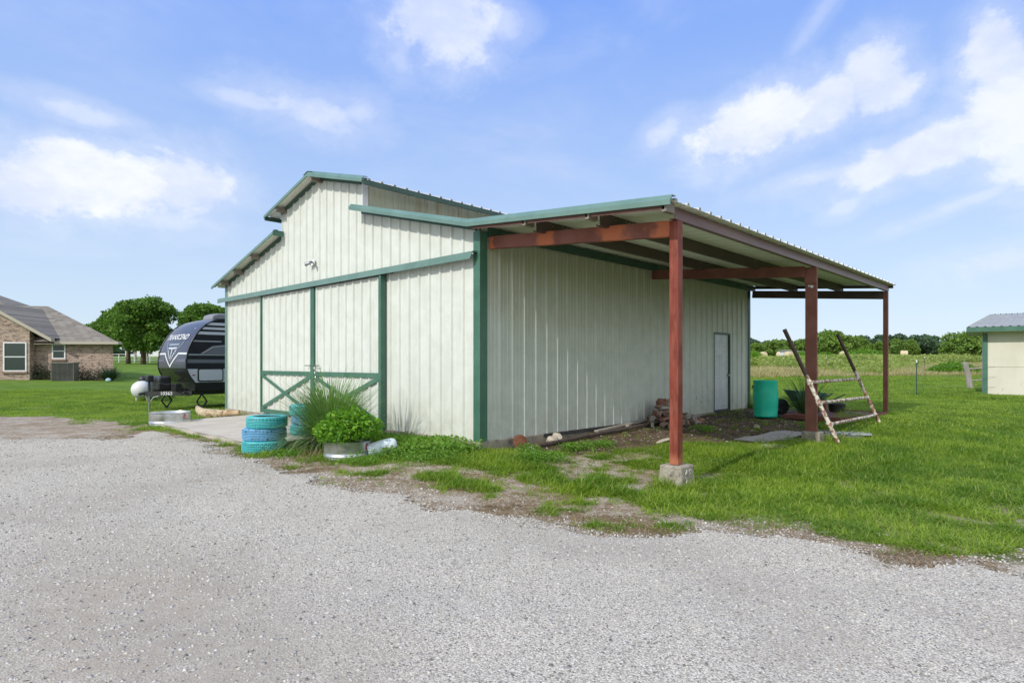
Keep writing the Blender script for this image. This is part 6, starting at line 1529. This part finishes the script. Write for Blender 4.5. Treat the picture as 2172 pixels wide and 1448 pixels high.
# taller grass tufts: along the foundations, posts, apron edge
g_tuft = lib('grass_tufts', [clump(80+s, 34, .07, .12, .30, .008, .15, .9, .15, .8, 4) for s in range(4)], m_grass)
L = []
def line(a, b, n, sc, sp=.06):
    for i in range(n):
        t = RS.rand(); L.append((a[0]+(b[0]-a[0])*t+RS.normal()*sp, a[1]+(b[1]-a[1])*t+RS.normal()*sp, sc*(.5+.8*RS.rand())))
line((-.12, .3), (-.12, 2.6), 34, .8);  line((-.1, 8.8), (-.1, 10.5), 34, .8); line((-2.5, 3.2), (-2.5, 8.4), 60, .5, .08)
line((.0, -3.75), (.45, -3.75), 18, .8); line((-.05, -3.6), (-.05, -3.3), 14, .8); line((5.1, -3.85), (5.7, -3.85), 18, 1.0); line((10.6, -3.6), (11.1, -3.6), 16, .8); line((3.8, -3.45), (6.4, -3.4), 50, .7, .15)
line((-1.8, 8.8), (-.4, 8.9), 30, .7, .12); line((10.75, -.3), (10.8, .6), 30, 1.4, .12); line((.9, -3.0), (4.5, -3.3), 40, .6, .3); line((8.2, -3.2), (9.8, -3.1), 40, 1.2, .2); line((5.6, -1.9), (6.4, -2.2), 10, .5, .15)
line((-2.6, 2.1), (-2.4, 3.3), 26, .7, .1); line(P(-9.0, 16.6), P(-7.0, 15.7), 40, .7, .12); line((-2.3, 8.75), (-2.0, 9.1), 12, .7)
L = np.array(L); k = (sdist(L[:, 0], L[:, 1], PAD) > .0); L = L[k]
scatter('grass_tufts', np.stack([L[:, 0], L[:, 1], terrain(L[:, 0], L[:, 1])-.01], 1), L[:, 2], RS.rand(len(L))*6.283, g_tuft)
# meadow beyond the mown strip
g_tan = lib('meadow_grass', [clump(100+s, 40, .5, .35, .75, .035, .1, .7, .1, .6, 3) for s in range(4)], m_tan)
def meadowweed(seed):
    r = np.random.RandomState(seed); n = 130; p = r.normal(size=(n, 3))*(.5, .5, .0)+np.stack([0*r.rand(n), 0*r.rand(n), .05+.6*r.rand(n)**1.5], 1)
    V, F = leaf_cloud(p, .05+.05*r.rand(n), seed=seed, elong=2.2); V2, F2 = clump(seed+3, 40, .5, .4, .95, .03, .1, .6, .1, .5, 3)
    return np.concatenate([V, V2]), np.concatenate([F, F2+len(V)])
g_gm = lib('meadow_weeds', [meadowweed(120+s) for s in range(4)], m_gm)
x, y, la, de = spots(40000, (14, 80), (44, 100)); k = (la > de*.36) & frus(la, de, 4) & (RS.rand(len(x)) < (52/de)**1.1); x, y, la, de = x[k], y[k], la[k], de[k]
gmask = sstep(.44, .58, fbm(x, y, 14, 91)*.75+.25*fbm(x, y, 3, 93)+.16*sstep(54, 68, de)-.22*sstep(56, 46, de)-.10*sstep(.55, .75, la/de)*(1-sstep(75, 90, de)))
isg = RS.rand(len(x)) < gmask; z = terrain(x, y)
s = (.65+.6*RS.rand(len(x)))*(1-.35*sstep(50, 44, de))
scatter('meadow_grass', np.stack([x, y, z], 1)[~isg], s[~isg]*.85, RS.rand((~isg).sum())*6.283, g_tan)
s2 = s*(.35+1.8*fbm(x, y, 9, 95))*(1-.45*sstep(60, 46, de))
scatter('meadow_weeds', np.stack([x, y, z], 1)[isg], s2[isg], RS.rand(isg.sum())*6.283, g_gm)
# a few real bushes in the meadow
m_bush = foliage('bright_bush', (.10, .24, .015), (.14, .30, .025), (.20, .36, .05), .6, .4)
def bush_thing(px, D, w_, h, lab_, seed, tall=False):
    r = np.random.RandomState(seed); x, y = P((px-1086)/1290*D, D); o = empty('meadow_bush', (x, y, tz(x, y)), 0, lab_, 'bush', 'green bushes in the meadow'); n = 1700
    a = r.rand(n)*6.283; q = r.rand(n)**.5; bx = w_/2*q*np.cos(a); by = w_/2*q*np.sin(a); hh = h*(1-.75*q**2)*(.45+.55*r.rand(n))
    V, F = leaf_cloud(np.stack([bx, by, hh], 1), .10+.06*r.rand(n), seed=seed, elong=1.9); V2, F2 = blades(np.stack([bx[:500]*.8, by[:500]*.8, 0*hh[:500]], 1), np.stack([np.cos(a[:500]), np.sin(a[:500])], 1)*.4, h*(.5+.7*r.rand(500)), np.full(500, .035), .2+.3*r.rand(500), 4)
    nmesh('foliage', np.concatenate([V, V2]), np.concatenate([F, F2+len(V)]), m_bush, o)
    mb = MB(); [mb.tube([(0, 0, -.1), (w_*.3*math.cos(i), w_*.3*math.sin(i), h*.6)], .02, 5) for i in range(7)]; mb.build('stems', m_stem, o)
bush_thing(2022, 47, 3.6, 1.0, 'low rounded green bush in the tan grass left of the cream shed', 1)
bush_thing(1832, 86, 7.5, 2.4, 'bright green tall bush between the leaning frame and the third post', 2)
bush_thing(1750, 88, 5.0, 1.8, 'bright green bush just right of the wide post', 3)
bush_thing(1600, 80, 3.6, 2.0, 'bright green bush against the right edge of the barn', 4)
bush_thing(1925, 95, 5.5, .7, 'flat green bush under the lone hay bale', 5)
bush_thing(1700, 110, 3.0, 2.0, 'narrow green bush beside the right end of the field shelter', 6)
bush_thing(1660, 70, 4.5, 1.0, 'spreading green bush in the meadow below the field shelter', 8)
bush_thing(1880, 66, 5.5, .9, 'low spreading green bush in the meadow behind the third post', 9)
bush_thing(1975, 78, 6, 1.2, 'broad pale green bush in the meadow left of the broad-crowned tree', 10)
bush_thing(1790, 64, 3.6, .9, 'low green bush in the meadow under the leaning frame uprights', 11)
bush_thing(1846, 54, 1.7, .7, 'small green shrub at the foot of a thin steel post', 7)
# loose stone on the drive, and chips beyond its edge
def pebble(seed):
    r = np.random.RandomState(seed); t = (1+5**.5)/2
    v = np.array([(-1,t,0),(1,t,0),(-1,-t,0),(1,-t,0),(0,-1,t),(0,1,t),(0,-1,-t),(0,1,-t),(t,0,-1),(t,0,1),(-t,0,-1),(-t,0,1)])/1.9
    f = [(0,11,5),(0,5,1),(0,1,7),(0,7,10),(0,10,11),(1,5,9),(5,11,4),(11,10,2),(10,7,6),(7,1,8),(3,9,4),(3,4,2),(3,2,6),(3,6,8),(3,8,9),(4,9,5),(2,4,11),(6,2,10),(8,6,7),(9,8,1)]
    return v*(1+.35*r.normal(size=(12, 1)))*np.array([1.2, .9, .6]), np.array(f)
def peb_mat():
    m_ = bpy.data.materials.new('loose_limestone'); m_.use_nodes = True; b = NB(m_.node_tree); bs = m_.node_tree.nodes['Principled BSDF']; rn = b.n('ShaderNodeObjectInfo').outputs['Random']
    c = b.mix(rn, (.36, .34, .305), (.60, .575, .53)); c = b.mix(b.ramp(b.m('FRACT', b.m('MULTIPLY', rn, 37.0)), .84, .95), c, (.19, .18, .165)); b.put(bs.inputs['Base Color'], c); bs.inputs['Roughness'].default_value = .9; bs.inputs['Specular IOR Level'].default_value = .15; return m_
g_peb = lib('loose_stones', [pebble(s) for s in range(6)], peb_mat())
x, y, la, de = spots(330000, (-9.5, 9.5), (2.4, 12)); k = frus(la, de, .3) & (RS.rand(len(x)) < np.clip((4.6/de)**1.2, 0, 1)); x, y, de = x[k], y[k], de[k]
dgv = sdist(x, y, GRAVEL); k = RS.rand(len(x)) < np.where(dgv < .0, 1.0, np.exp(-dgv*1.9)*.45); k &= ~((x > -.05) & (y > -.05)) & (sdist(x, y, PAD) > 0); x, y, de = x[k], y[k], de[k]
sz = (.0035+.0065*RS.rand(len(x))**2.2)*(1+.05*de)
zz = terrain(x, y)+(fbm(x, y, .7, 3, 2)-.5)*.035+np.where(masks(x, y)[3], .012, .0)
scatter('loose_stones', np.stack([x, y, zz+sz*.25], 1), sz, np.stack([RS.rand(len(x))*.8, RS.rand(len(x))*.8, RS.rand(len(x))*6.28], 1), g_peb)
# crumbs of rubble on the soil under the shelter
x = .8+10*RS.rand(900); y = -.3-3.0*RS.rand(900); sz = .006+.016*RS.rand(900)**3
scatter('soil_rubble', np.stack([x, y, terrain(x, y)+sz*.2], 1), sz, RS.rand(900)*6.28, g_peb)
